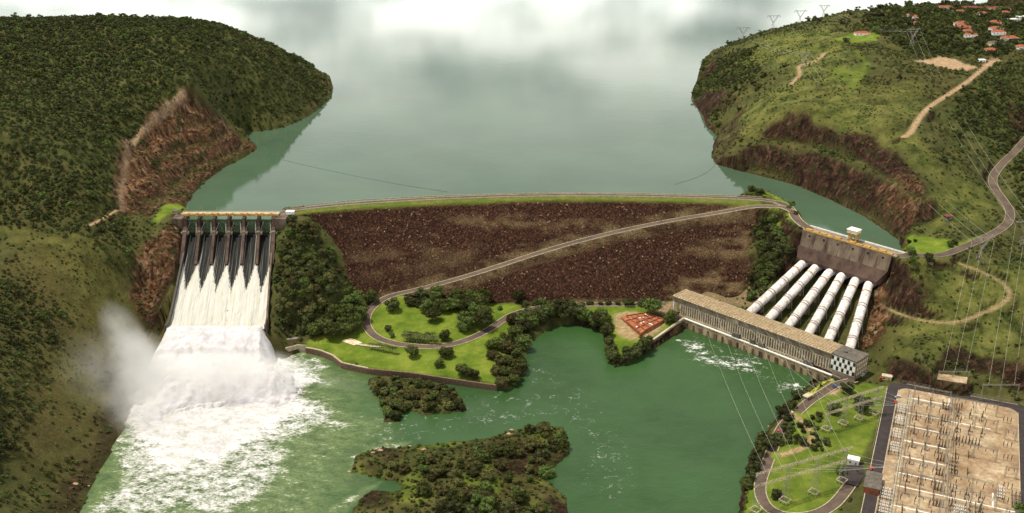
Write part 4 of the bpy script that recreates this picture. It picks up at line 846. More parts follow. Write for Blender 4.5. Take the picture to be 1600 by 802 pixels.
# penstocks
PG = 'six white penstocks side by side'
names = ['leftmost white penstock, nearest the dark green tree belt', 'second white penstock from the left below the intake', 'third white penstock from the left, with a rusty upper collar', 'fourth white penstock from the left below the intake', 'fifth white penstock from the left below the intake', 'rightmost white penstock, beside the pale orange rock cut']
for k, (p, q) in enumerate(PEN):
    p = Vector(p); q = Vector(q); d = (q - p); Ln = d.length; d.normalize(); top_ = p - d * 1.0; bend = top_ + Vector((float(-inn[0]), float(-inn[1]), 0)) * 16 
    end = q + d * 9
    PT = empty('penstock', tuple(q), names[k], 'penstock', PG)
    mb = MB(); R_ = 4.75
    h1 = Vector((-inn[0], -inn[1], 0)); curve = [top_ + h1 * 14 - Vector((0, 0, 1)), top_ + h1 * 5 - Vector((0, 0, .6)), top_ + h1 * 1.2 - Vector((0, 0, .2)), top_ + d * 2.2, top_ + d * 6, end]
    mb.tube(curve, R_, 28); mb.build('pipe', M['pipe'], PT, True).data.polygons.foreach_set('use_smooth', [True] * len(PT.children[0].data.polygons))
    for j, s in enumerate((.14, .36, .40, .63, .67, .9, .93)):
        c_ = p + d * Ln * s; mb = MB(); mb.tube([c_ - d * .55, c_ + d * .55], R_ + .42, 28); mb.build('ring', M['rust'] if (j == 0) else M['ring'], PT)
    for s in (.38, .65, .88):
        c_ = p + d * Ln * s; mb = MB(); gzv = gz(c_.x, c_.y); side_ = Vector((-d.y, d.x, 0)).normalized()
        for sg in (-1, 1): mb.bar(c_ + side_ * sg * (R_ + .2), Vector((c_.x + side_.x * sg * (R_ + 1.4), c_.y + side_.y * sg * (R_ + 1.4), gzv - .5)), .8)
        mb.box((c_.x, c_.y, (gzv - 1 + c_.z - R_) / 2), (7.5, 2.2, max(1, c_.z - R_ * .8 - gzv + 1)), math.atan2(side_.y, side_.x)); mb.build('saddle', M['concrete'], PT)
# ------------------------------------------------------------------ powerhouse
Z0 = 11.5; ZR = 32.0; Dp = 23.0
pr = math.atan2(pu[1], pu[0]); ANX = 27.0; LM = PHL - ANX
PHe = empty('powerhouse', (*PD(LM / 2, -Dp / 2), Z0), 'long concrete powerhouse with vertical fins and a ribbed tan roof beside the tailrace', 'building')
def pbox(mb, a0, a1, b0, b1, z0, z1): mb.hexa([(*PD(a0, b1), z0), (*PD(a1, b1), z0), (*PD(a1, b0), z0), (*PD(a0, b0), z0)], [(*PD(a0, b1), z1), (*PD(a1, b1), z1), (*PD(a1, b0), z1), (*PD(a0, b0), z1)])
mb = MB(); pbox(mb, 9, LM, -Dp, -1.8, Z0 - 2, 30.6); pbox(mb, 0, 9, -Dp, -Dp + 1, Z0 - 2, 30.6); pbox(mb, 0, 9, -Dp, 0, 26.2, 30.6); mb.build('wall', M['concrete'], PHe)
for b0, b1 in ((-2, -.01), (-14, -12.5)):
    mb = MB(); pbox(mb, 0, 1.2, b0, b1, Z0 - 2, 26.2); mb.build('portal_leg', M['white'], PHe)
mb = MB(); n = 62; pbox(mb, 9, LM, -.6, -.02, 23.8, 24.6); pbox(mb, 9, LM, -.7, -.03, Z0 - 2, Z0 + 1.2)
for i in range(n):
    a_ = 9 + (LM - 9) * (i + .5) / n; pbox(mb, a_ - .62, a_ + .62, -1.75, 0, Z0 + 1.2, 23.8)
mb.build('facade_fins', M['pale_concrete'], PHe)
mb = MB(); n = 150
pbox(mb, 0, LM, -1.7, -.55, 24.65, 30.5)
for i in range(n):
    a_ = LM * (i + .5) / n; pbox(mb, a_ - .28, a_ + .28, -.54, 0.25, 24.8, 29.6)
pbox(mb, 0, LM, -1.2, .4, 29.62, 30.9); pbox(mb, LM * .36, LM * .445, -.5, .32, 24.75, 29.6); mb.build('frieze', M['concrete'], PHe)
rc_ = mat('ribbed_roof', (.52, .41, .26), (.36, .27, .17), .9, .3, 5)
mb = MB(); pbox(mb, -.6, LM + .3, -Dp - .5, .8, 30.92, 31.6)
for j in range(8):
    b_ = -Dp + (j + .5) * Dp / 8 ; pbox(mb, -.5, LM + .2, b_ - .42, b_ + .42, 31.6, 32.5)
roof_ = mb.build('roof', rc_, PHe)
mb = MB(); n = 54
for i in range(n): 
    a_ = LM * (i + .5) / n; pbox(mb, a_ - .3, a_ + .3, -Dp, .3, 31.6, 32.1)
mb.build('roof_rib', M['concrete'], roof_)
for a_, w_ in ((LM * .44, 9), (LM * .545, 5), (LM * .60, 5.5), (LM * .885, 10)):
    mb = MB(); pbox(mb, a_ - w_ / 2, a_ + w_ / 2, .03, 3.2, Z0 - 1, Z0 + 4.2); mb.build('transformer_bay', M['roofdark'], PHe)
AX = empty('control_building', (*PD(LM + ANX / 2, -Dp / 2), Z0), 'control building with white checkered window walls at the river end of the powerhouse', 'building')
mb = MB(); pbox(mb, LM + .31, PHL, -Dp, 0, Z0 - 2, ZR - 1); mb.build('wall', M['concrete'], AX)
mb = MB(); pbox(mb, LM + .32, PHL + .6, -Dp - .4, .6, ZR - .98, ZR); pbox(mb, LM + 8, LM + 11, -12, -9, ZR, ZR + 1.4); mb.build('roof', M['roofdark'], AX)
mb = MB(); rows = 3; cols = 9
for r in range(rows):
    for c_ in range(cols):
        a0 = LM + .8 + (ANX - 1.4) * c_ / cols; a1 = LM + .8 + (ANX - 1.4) * (c_ + 1) / cols; z0 = Z0 + 3.4 + r * 5.2
        if (r + c_) % 2: pass
        pbox(mb, a0 + .06, a1 - .06, .02, .35 if (r + c_) % 2 else .18, z0 + .2, z0 + 5.0)
mb.build('window_wall', M['white'], AX)
mb = MB()
for r in range(rows):
    for c_ in range(cols):
        if (r + c_) % 2 == 0:
            a0 = LM + .8 + (ANX - 1.4) * c_ / cols; a1 = LM + .8 + (ANX - 1.4) * (c_ + 1) / cols; z0 = Z0 + 3.4 + r * 5.2
            pbox(mb, a0 + .12, a1 - .12, .19, .26, z0 + .6, z0 + 4.6)
mb.build('window', M['glass'], AX)
mb = MB(); mg = MB()
for r in range(3):
    for c_ in range(6):
        b0 = -Dp + .8 + (Dp - 1.6) * c_ / 6; b1 = b0 + (Dp - 1.6) / 6; z0 = Z0 + 3.2 + r * 5.2
        pbox(mg, PHL + .02, PHL + .12, b0 + .2, b1 - .2, z0 + .3, z0 + 4.9); pbox(mb, PHL + .13, PHL + .4, b0 + .75, b1 - .75, z0 + .7, z0 + 4.5)
mg.build('window', M['roofdark'], AX); mb.build('blind', M['cream'], AX)
# tailrace terrace with its white edge, and the wing wall
T0 = np.array(U(1068.5, 497.5, 10)[:2]); T1 = np.array(U(1300, 587, 10)[:2]); tu = (T1 - T0) / np.linalg.norm(T1 - T0); tn = np.array([tu[1], -tu[0]]); TL = np.linalg.norm(T1 - T0)
TE = empty('tailrace_wall', (*((T0 + T1) / 2), 0), 'long tan tailrace wall with white coping in front of the powerhouse', 'wall')
back0 = np.array(PD(-2, -1)); back1 = np.array(PD(PHL + 6, -1))
mb = MB(); mb.prism([tuple(T0), tuple(T1), tuple(back1), tuple(back0)], -4, 9.9); mb.build('terrace', M['roofdark'], TE)  # dark colour paints in the shade between coping and facade
mb = MB(); q0, q1 = T0 + tn * .8, T1 + tn * .8; mb.prism([tuple(q0), tuple(q1), tuple(T1 + tn * .01), tuple(T0 + tn * .01)], -4, 9.6); mb.build('wall', mat('tan_wall', (.44, .33, .20), (.24, .17, .10), .9, .08, 5, (.4, .6), .1, .5, stretch=(1, 1, .3)), TE)
mb = MB(); q0, q1 = T0 + tn * 1.3, T1 + tn * 1.3; mb.prism([tuple(q0), tuple(q1), tuple(T1 - tn * .6), tuple(T0 - tn * .6)], 9.91, 10.9); mb.build('coping', M['white'], TE)
for k in range(19):
    a_ = T0 + tu * TL * (k + .5) / 19; mb = MB(); mb.box((*(a_ + tn * 1.2), 1.5), (2.0 if k % 2 else 3.8, .9, 10.5), math.atan2(tu[1], tu[0])); mb.build('draft_pier', M['stained'], TE)
W1 = np.array(U(1012, 537, 8)[:2])
wg = empty('wing_wall', (*((T0 + W1) / 2), 0), 'dark concrete wing wall slanting from the powerhouse corner into the river', 'wall')
def wallpath(parent, name, pts_, w_, z0, z1, m_):
    mb = MB(); p_ = np.array(pts_, float); pp = np.c_[p_, np.zeros(len(p_))]; a = offset(pp, -w_ / 2); b_ = offset(pp, w_ / 2); n = len(p_)
    zt = z1 if hasattr(z1, '__len__') else [z1] * n
    v = [(*a[i, :2], z0) for i in range(n)] + [(*b_[i, :2], z0) for i in range(n)] + [(*a[i, :2], zt[i]) for i in range(n)] + [(*b_[i, :2], zt[i]) for i in range(n)]
    f = [(2 * n + i, 2 * n + i + 1, 3 * n + i + 1, 3 * n + i) for i in range(n - 1)] + [(i, i + 1, 2 * n + i + 1, 2 * n + i) for i in range(n - 1)] + [(n + i, 3 * n + i, 3 * n + i + 1, n + i + 1) for i in range(n - 1)] + [(0, 2 * n, 3 * n, n), (n - 1, 2 * n - 1, 4 * n - 1, 3 * n - 1)]
    mb.add(v, f); return mb.build(name, m_, parent)
wallpath(wg, 'wall', [W1, T0], 1.6, -4, [8, 10.2], M['stained']); wallpath(wg, 'coping', [W1 + (0, .01), T0], 2.2, 8.1, [8.8, 10.95], M['pale_concrete'])
# garden river wall and left wing
gw = [U(a, b, z)[:2] for a, b, z in [(478, 544, 6), (500, 548, 6), (520, 556, 6), (535, 568, 6), (575, 577, 5.5), (640, 583, 5.5), (700, 592, 5.5), (776, 603, 5.5)]]
G1 = empty('river_wall', (*gw[4], 0), 'dark stone river wall with pale coping along the garden lawn', 'wall')
gwr = resample(np.array(gw), 6); wallpath(G1, 'wall', gwr, 1.8, -4, 6.3, mat('dark_stone', (.11, .065, .045), (.20, .13, .09), .95, .5, 6, (.35, .65), .4, .6)); wallpath(G1, 'coping', resample(np.array(gw[:5]), 5), 1.6, 6.31, 7.1, M['kerb'])
G2 = empty('flip_wall', (*U(455, 548, 6)[:2], 0), 'short slanting concrete training wall beside the plunge pool', 'wall')
wallpath(G2, 'wall', [U(a, b, 7)[:2] for a, b in [(440, 533), (452, 532), (470, 530)]], 3.5, -2, 9, M['concrete']); wallpath(G2, 'coping', [U(a, b, 7)[:2] for a, b in [(446, 545), (466, 540), (478, 541)]], 1.2, -2, 8, M['kerb'])
# retaining wall right of the intake
R_ = [U(a, b, 88)[:2] for a, b in [(1393, 402), (1410, 408), (1432, 410), (1458, 414)]]
RW = empty('retaining_wall', (*R_[1], 70), 'stained retaining wall below the grass right of the intake', 'wall'); wallpath(RW, 'wall', R_, 3, 66, 90.5, M['stained'])
# ------------------------------------------------------------------ switchyard ground
def rrect(a0, a1, b0, b1, r):
    o = []
    for (ca, cb, t0) in ((a1 - r, b0 + r, -90), (a1 - r, b1 - r, 0), (a0 + r, b1 - r, 90), (a0 + r, b0 + r, 180)):
        for k in range(7):
            t_ = math.radians(t0 + k * 15); o.append(YD(ca + r * math.cos(t_), cb + r * math.sin(t_)))
    return o
def sheet(name, poly, z, m, label, th=0):
    mb = MB()
    if th: mb.prism(poly, z - th, z)
    else: mb.add([(*p, z) for p in poly], [tuple(range(len(poly)))])
    return tag(mb.build(name, m), label, kind='structure')
sheet('road', rrect(-10, YW + 10, -9, 340, 12), 15.0, M['dark_asphalt'], 'dark asphalt ring road round the switchyard')
m = bpy.data.materials.new('sandy_gravel'); m.use_nodes = True; t = m.node_tree; b = t.nodes['Principled BSDF']; b.inputs['Roughness'].default_value = .95
pos = N(t, 'ShaderNodeNewGeometry').outputs['Position']
c = ramp(t, noise(t, pos, .045, 7, .7), [(.34, (.17, .105, .062)), (.5, (.34, .245, .15)), (.64, (.52, .42, .29))]); c = mixc(t, ramp(t, noise(t, pos, .25, 6, .75), [(.40, .75), (.54, 0.0)]), c, (.24, .15, .075))
c = mixc(t, ramp(t, noise(t, pos, .02, 3, .6), [(.55, 0.0), (.7, .5)]), c, (.30, .26, .19)); L(t, c, b.inputs['Base Color']); M['sand'] = m
sheet('gravel_yard', rrect(0, YW, 0, 340, 9), 15.06, M['sand'], 'sandy gravel floor of the switchyard')
for a0, a1 in ((-.5, .1), (-10.6, -10), (YW - .1, YW + .5), (YW + 10, YW + 10.6)):
    sheet('kerb', [YD(a0, 6), YD(a1, 6), YD(a1, 330), YD(a0, 330)], 15.25, M['kerb'], None, .5)
sheet('kerb', [YD(6, -9.6), YD(YW, -9.6), YD(YW, -9), YD(6, -9)], 15.25, M['kerb'], None, .5)
sheet('car_park', [U(a, b_, 15)[:2] for a, b_ in [(1318, 727), (1347, 727), (1352, 742), (1340, 760), (1312, 752)]], 15.1, M['dark_asphalt'], 'dark paved forecourt between river road and switchyard')
def ypx(px, py): p = np.array(U(px, py, 15)[:2]) - np.array(YA[:2]); return float(p @ yu), float(p @ yw)
rowb = [ypx(a, b_)[1] for a, b_ in ((1448, 627), (1476, 657), (1436, 670), (1425, 691), (1418, 715), (1410, 740), (1450, 770), (1410, 793))]
LA, MA, RA = 14, 45, 84
for k, b_ in enumerate(rowb):
    a1 = {1: 80, 6: 102}.get(k, MA)
    sheet('cable_trench', [YD(LA - 4, b_ - .5), YD(a1, b_ - .5), YD(a1, b_ + .5), YD(LA - 4, b_ + .5)], 15.22, M['white'], None, .3)
for a_ in (LA - 4, LA - 2.6): sheet('cable_trench', [YD(a_, 12), YD(a_ + .7, 12), YD(a_ + .7, 250), YD(a_, 250)], 15.24, M['pale_concrete'], None, .3)
sheet('cable_trench', [YD(82, rowb[5]), YD(83, rowb[5]), YD(83, rowb[6]), YD(82, rowb[6])], 15.24, M['white'], None, .3)
sheet('cable_trench', [YD(44, 4), YD(45.4, 4), YD(45.4, rowb[0]), YD(44, rowb[0])], 15.26, M['white'], None, .3)
# ------------------------------------------------------------------ lattice work
def lattice(mb, p0, p1, w0, w1, n, th=.16):
    p0 = Vector(p0); p1 = Vector(p1); d = (p1 - p0).normalized(); up = Vector((0, 0, 1)) if abs(d.z) < .9 else Vector((1, 0, 0)); a = d.cross(up).normalized(); b_ = a.cross(d)
    def cr(i, k):
        t_ = i / n; w_ = (w0 + (w1 - w0) * t_) / 2; s = ((-1, -1), (1, -1), (1, 1), (-1, 1))[k % 4]; return p0.lerp(p1, t_) + a * s[0] * w_ + b_ * s[1] * w_
    for k in range(4): mb.bar(cr(0, k), cr(n, k), th * 1.3)
    for i in range(n):
        for k in range(4): mb.bar(cr(i, k), cr(i + 1, k + 1), th) if (i + k) % 2 else mb.bar(cr(i, k + 1), cr(i + 1, k), th)
    return mb
GLAB = 'grey lattice gantry spanning the switchyard'
def gantry(bv, acols, h, lab, group, zb=15.05, f=None, nins=3):
    f = f or YD
    p0 = f(acols[0], bv); g_ = empty('switchyard_gantry', (*p0, zb), lab, 'gantry', group)
    for a_ in acols: p_ = f(a_, bv); lattice(MB(), (*p_, zb), (*p_, zb + h), 1.3, .7, 7, .08).build('column', M['steel'], g_)
    for a0, a1 in zip(acols[:-1], acols[1:]):
        lattice(MB(), (*f(a0, bv), zb + h - 1.2), (*f(a1, bv), zb + h - 1.2), 1.0, 1.0, 10, .07).build('beam', M['steel'], g_)
        for k in range(nins):
            p_ = f(a0 + (a1 - a0) * (k + .5) / nins, bv); mb = MB(); mb.tube([(*p_, zb + h - 1.8), (*p_, zb + h - 4.6)], .28, 6); mb.build('insulator', M['porcelain'], g_)
    return g_
GP = 'lattice gantries in the switchyard'
for k, b_ in enumerate(rowb): gantry(b_ - 3, (LA, (LA + MA) / 2, MA), 13, 'grey lattice gantry over the left half of the switchyard', GP)
for k, b_ in enumerate(rowb): 
    if k not in (2, 4): gantry(b_ + 5, (MA + 4, (MA + RA) / 2 + 2, RA), 13, 'grey lattice gantry over the right half of the switchyard', GP)
for k in range(3): gantry(60 + k * 62, (RA + 7, YW - 3), 11, 'short lattice gantry near the right edge of the switchyard', GP, nins=2)
for k, a_ in enumerate((LA - 4.5, MA + 2)):
    g_ = empty('busbar', (*YD(a_, 20), 15), ('busbar line along the left gantry columns', 'busbar line down the middle of the switchyard')[k], 'busbar')
    for q in (-1.2, 1.2):
        mb = MB(); mb.tube([(*YD(a_ + q, 16), 23), (*YD(a_ + q, 232), 23)], .22, 5); mb.build('tube', M['steel'], g_)
    for j in range(12):
        mb = MB(); p_ = YD(a_, 16 + j * 19); mb.tube([(*p_, 15), (*p_, 22)], .35, 5); mb.bar((*YD(a_ - 1.6, 16 + j * 19), 22.2), (*YD(a_ + 1.6, 16 + j * 19), 22.2), .3); mb.build('support', M['steel'], g_)
def proto(name, lab, cat, group, parts):
    r = empty(name, (0, 0, -500), lab, cat, group)
    for nm, mb, m_ in parts:
        o = mb.build(nm, m_); o.parent = r
    return r
def place(pr_, locs, rz=0):
    for k, (x, y, z) in enumerate(locs):
        o = pr_ if k == 0 else copytree(pr_); o.location = (x, y, z); o.rotation_euler = (0, 0, rz)
        yield o
def ringmesh(mb, z, R_, r_, n=12):
    mb.tube([(R_ * math.cos(2 * math.pi * k / n), R_ * math.sin(2 * math.pi * k / n), z) for k in range(n + 1)], r_, 4); return mb
def T(pts_, r, n=6): return MB().tube(pts_, r, n)
yrz = math.atan2(yu[1], yu[0])
disc = proto('disconnect_switch', 'brown two post disconnect switch on a steel frame in the switchyard', 'switch', 'disconnect switches in the switchyard',
    [('frame', MB().box((0, 0, 1.2), (.5, 3.6, 2.4)), M['steel']), ('insulator', T([(0, -1.5, 2.4), (0, -1.5, 5.2)], .32), M['porcelain']), ('insulator', T([(0, 1.5, 2.4), (0, 1.5, 5.2)], .32), M['porcelain']), ('arm', MB().box((0, 0, 5.4), (.25, 3.8, .3)), M['steel'])])
brk_ = proto('circuit_breaker', 'dark circuit breaker pole on a pedestal in the switchyard', 'breaker', 'circuit breakers in the switchyard',
    [('pedestal', MB().box((0, 0, 1), (1.3, 1.3, 2)), M['roofdark']), ('column', T([(0, 0, 2), (0, 0, 5.4)], [.42, .34]), M['porcelain']), ('interrupter', T([(0, -1.7, 5.8), (0, 1.7, 5.8)], .42), M['porcelain'])])
arr = proto('surge_arrester', 'surge arrester topped by a white ring in the switchyard', 'arrester', 'ring topped surge arresters',
    [('stand', T([(0, 0, 0), (0, 0, 2)], .25), M['steel']), ('column', T([(0, 0, 2), (0, 0, 4.6)], .36), M['porcelain']), ('corona_ring', ringmesh(MB(), 4.7, 1.05, .20), M['white']), ('cap', MB().box((0, 0, 4.7), (.5, .5, .4)), M['black'])])
pin = proto('post_insulator', 'slender brown post insulator on a steel stand in the switchyard', 'insulator', 'post insulators in the switchyard',
    [('stand', MB().box((0, 0, 1.3), (.45, .45, 2.6)), M['steel']), ('column', T([(0, 0, 2.6), (0, 0, 6.2)], [.38, .26]), M['porcelain'])])
dl, bl, al, pl_ = [], [], [], []
rg = random.Random(3)
for k, b_ in enumerate(rowb):
    for j in range(3):
        a_ = LA + 4 + j * 10.5
        (dl if k % 2 else pl_).append((*YD(a_, b_ + 2.6), 15.05)); bl.append((*YD(a_ + .6, b_ + 9 + (k % 3)), 15.05)); pl_.append((*YD(a_ - 2, b_ - 8), 15.05)) if k else None
        a_ = MA + 8 + j * 10
        if k in (0, 1, 5, 6, 7): bl.append((*YD(a_, b_ + 11), 15.05)); dl.append((*YD(a_ - 1, b_ + 17), 15.05)); pl_.append((*YD(a_ + 2, b_ + 1), 15.05))
        if k in (2, 3, 4) and j < 2: pl_.append((*YD(a_, b_ + 12), 15.05)); dl.append((*YD(a_, b_ + 4), 15.05))
for k in range(9):
    for j in range(3): pl_.append((*YD(MA + 6 + j * 2.2, 22 + k * 23), 15.05)); bl.append((*YD(LA + 26 + j * 2.2, 26 + k * 23), 15.05)); pl_.append((*YD(90 + j * 3, 30 + k * 22), 15.05)) if k % 3 != 1 else None
for b0 in (42, 64, 88, 112, 185, 205):
    for i in range(3):
        for j in range(4): al.append((*YD(3.2 + i * 2.8, b0 + j * 4.2), 15.05))
    for j in range(4): dl.append((*YD(.9, b0 + j * 4.4), 15.05))
for i in range(3):
    for j in range(4): al.append((*YD(56 + i * 3, rowb[6] + 16 + j * 4), 15.05)); al.append((*YD(86 + i * 3, rowb[6] - 24 + j * 4.5), 15.05)) if i < 2 else None
for i in range(3):
    for j in range(4): dl.append((*YD(48.5 + i * 2.6, rowb[4] - 8 + j * 6), 15.05)); dl.append((*YD(66 + i * 4, rowb[6] + 6 + j * 6), 15.05)); dl.append((*YD(96 + i * 2.8, rowb[6] - 22 + j * 5), 15.05))
for j in range(9): bl.append((*YD(50 + j * 2.6, rowb[2] + 9), 15.05))
for pr_, ls in ((disc, dl), (brk_, bl), (arr, al), (pin, pl_)):
    for o in place(pr_, ls, yrz): pass
# control hut, transformers and cars in the yard
def simple_house(name, loc, w_, d_, h, rz, wallm, roofm, lab, cat='house', hip=True, group=None, rh=None):
    e_ = empty(name, loc, lab, cat, group); e_.rotation_euler = (0, 0, rz); x0, y0 = w_ / 2, d_ / 2
    def put(mb, nm, m_, par=e_): o = mb.build(nm, m_); o.parent = par; return o
    put(MB().box((0, 0, -2), (w_, d_, h + 2), 0, True), 'wall', wallm)
    if hip:
        rh = rh or d_ * .26; o_ = .7; rl = max(w_ / 2 - d_ / 2, 0.5)
        mb = MB(); mb.add([(-x0 - o_, -y0 - o_, h + .01), (x0 + o_, -y0 - o_, h + .01), (x0 + o_, y0 + o_, h + .01), (-x0 - o_, y0 + o_, h + .01), (-rl, 0, h + rh), (rl, 0, h + rh)], [(3, 2, 1, 0), (0, 1, 5, 4), (1, 2, 5), (2, 3, 4, 5), (3, 0, 4)])
        put(mb, 'roof', roofm)
    else: put(MB().box((0, 0, h + .01), (w_ + .8, d_ + .8, .6), 0, True), 'roof', roofm)
    n = max(2, int(w_ / 5))
    for k in range(n):
        xw = -x0 + w_ * (k + .5) / n
        if k == n // 2: put(MB().box((xw, -y0 - .06, 0), (1.1, .1, 2.2), 0, True), 'door', M['rust'])
        else: put(MB().box((xw, -y0 - .06, 1.0), (1.6, .1, 1.3), 0, True), 'window', M['glass'])
    return e_
p_ = U(1363, 760, 15); simple_house('relay_building', (p_[0], p_[1], 15.05), 12, 24, 5.5, math.atan2(yw[1], yw[0]) - math.pi / 2, M['brick'], M['roofdark'], 'dark roofed brick relay building at the left edge of the switchyard', 'building', False)
p_ = U(1333, 723, 15); simple_house('guardhouse', (p_[0], p_[1], 15.05), 9, 6, 4, yrz, M['white'], M['white'], 'small white guardhouse beside the dark forecourt', 'building', False)
def car(loc, rz, paint, lab):
    e_ = empty('parked_car', loc, lab, 'car'); e_.rotation_euler = (0, 0, rz)
    mb = MB(); prof = [(-2.2, .35), (-2.2, .85), (-1.9, .95), (2.0, .88), (2.25, .7), (2.25, .35)]
    n = len(prof); mb.add([(x, -.88, z) for x, z in prof] + [(x, .88, z) for x, z in prof], [tuple(range(n)), tuple(range(2 * n - 1, n - 1, -1))] + [(i, n + i, n + (i + 1) % n, (i + 1) % n) for i in range(n)]); o = mb.build('body', paint); o.parent = e_
    mb = MB(); mb.hexa([(-1.8, -.8, .94), (1.2, -.8, .9), (1.2, .8, .9), (-1.8, .8, .94)], [(-1.3, -.65, 1.42), (.5, -.65, 1.45), (.5, .65, 1.45), (-1.3, .65, 1.42)]); o = mb.build('cabin', M['glass']); o.parent = e_
    mb = MB(); mb.box((-.4, 0, 1.46), (1.7, 1.25, .05)); o = mb.build('roof', paint); o.parent = e_
    for x in (-1.4, 1.4):
        for y in (-.85, .85): mb = MB(); mb.tube([(x, y - .1, .34), (x, y + .1, .34)], .34, 12); o = mb.build('wheel', M['black']); o.parent = e_
    for y in (-.6, .6): mb = MB(); mb.box((2.24, y, .68), (.06, .3, .15)); o = mb.build('headlight', M['white']); o.parent = e_
    e_.scale = (1.25, 1.25, 1.25); return e_
for px, py, z, rz, pm, lab in [(1399, 629, 15.1, 1.1, 'red', 'red car parked at the upper left edge of the sandy switchyard'), (1403, 621, 15.1, .2, 'silver', 'pale car parked just above the red car in the switchyard'), (1348, 587, 11.6, .8, 'white', 'white car parked beside the control building end wall'), (1352, 583, 11.6, .8, 'silver', 'silver car behind the white one at the control building'),
                               (1357, 740, 15.1, 1.1, 'silver', 'silver car beside the brick relay building'), (1361, 733, 15.1, 1.0, 'red', 'red car above the relay building roof'), (1216, 675, 12.6, 1.2, 'red', 'red car on the river road below the kiosk'), (1376, 592, 14, .4, 'red', 'red car near the switchyard gate'), (1305, 604, 12.4, -.6, 'blue', 'blue car on the river road below the control building')]:
    x, y, _ = U(px, py, z); car((x, y, z if py in (583, 587) else max(z, gz(x, y) + .35)), rz, M[pm], lab)
# fences round the yard
def fence(name, pts_, lab, h=2.4):
    p_ = np.array(pts_, float); r_ = resample(p_, 6.0); e_ = empty(name, tuple(r_[0]), lab, 'fence')
    mb = MB()
    for q in r_: mb.tube([tuple(q), (q[0], q[1], q[2] + h)], .12, 4)
    mb.build('posts', M['kerb'], e_); mb = MB()
    for z in (.7, h * .55, h): mb.tube([(q[0], q[1], q[2] + z) for q in r_], .09, 4)
    mb.build('wire_panel', M['steel'], e_)
fence('fence', [(*YD(2, -10.5), 15), (*YD(YW + 4, -10.5), 15), (*YD(YW + 11.5, 0), 15), (*YD(YW + 11.5, 240), 15)], 'pale post fence along the upper and right edges of the switchyard')
fence('fence', [(*YD(-11.5, 10), 15), (*YD(-11.5, 120), 15)], 'pale post fence between the lawn and the dark ring road')
# gravel platform above the yard
TP = empty('transformer_platform', (*PADB[0], 24), 'small sandy platform with retaining edge above the switchyard', 'platform')
PB = np.array(PADB); MB().prism([tuple(p_) for p_ in PB], 17, 24.3).build('base', M['sand'], TP); MB().prism([tuple(PB[3] + (0, -.6)), tuple(PB[2] + (0, -.6)), tuple(PB[2]), tuple(PB[3])], 14, 24.9).build('edge_wall', M['stained'], TP)
def PX(z): return lambda a, b_: U(a, b_, z)[:2]
gantry(601, (1464, 1487, 1512), 15, 'grey lattice gantry in front of the small sandy platform', None, 16, PX(16))
gantry(625, (1532, 1560, 1588), 17, 'grey lattice gantry at the upper right of the switchyard', None, 16, PX(16))
# ------------------------------------------------------------------ line gantries on the river lawn
def linegantry(bases, h1, h2, lab, group):
    ps = [np.array(hit(a, b_)) for a, b_ in bases]; e_ = empty('line_gantry', tuple(ps[0]), lab, 'gantry', group)
    d_ = ps[-1] - ps[0]; d_ /= np.linalg.norm(d_[:2]); zt = np.mean([q[2] for q in ps])
    for q in ps:
        tw = MB(); lattice(tw, tuple(q), (q[0], q[1], zt + h1), 5.2, 1.6, 8, .13); tw_ = tw.build('tower', M['steel'], e_)
        mb = MB(); s_ = 4.8; c4 = [(q[0] + u_, q[1] + v_, q[2] + 2.6) for u_, v_ in ((-s_, 0), (0, -s_), (s_, 0), (0, s_))]
        for k in range(4): mb.bar(c4[k], c4[(k + 1) % 4], .55); mb.bar(c4[k], (c4[k][0], c4[k][1], q[2] - .4), .3)
        mb.build('base_frame', M['kerb'], e_)
    a = ps[0] - d_ * (9 if group == 'x' else 3); b_ = ps[-1] + d_ * 7
    for hh in (h1, h2):
        lattice(MB(), (a[0], a[1], zt + hh), (b_[0], b_[1], zt + hh), 1.5, 1.5, 34, .12).build('beam', M['kerb'], e_)
    att = [np.array([a[0] + (b_ - a)[0] * s, a[1] + (b_ - a)[1] * s, zt + h1]) for s in (.1, .26, .42, .58, .74, .9)]
    for q in att:
        mb = MB(); mb.tube([tuple(q), (q[0], q[1], q[2] - 3)], .3, 6); mb.build('insulator', M['porcelain'], e_)
    return att
att1 = linegantry([(1291, 673), (1317, 664), (1342, 656), (1366, 648)], 27, 17, 'pale lattice line gantry with four towers on the lawn nearest the control building', 'line gantries on the river lawn')
att2 = linegantry([(1180, 800), (1226, 785), (1271, 772), (1315, 754)], 33, 22, 'pale lattice line gantry with four towers inside the road bend', 'line gantries on the river lawn')
# lattice gantry behind the powerhouse
gantry(-30, (22, 46, 70, 94, 118, 142, 165), 17, 'long lattice gantry behind the powerhouse crossing in front of the penstocks', None, 12, PD, 3)
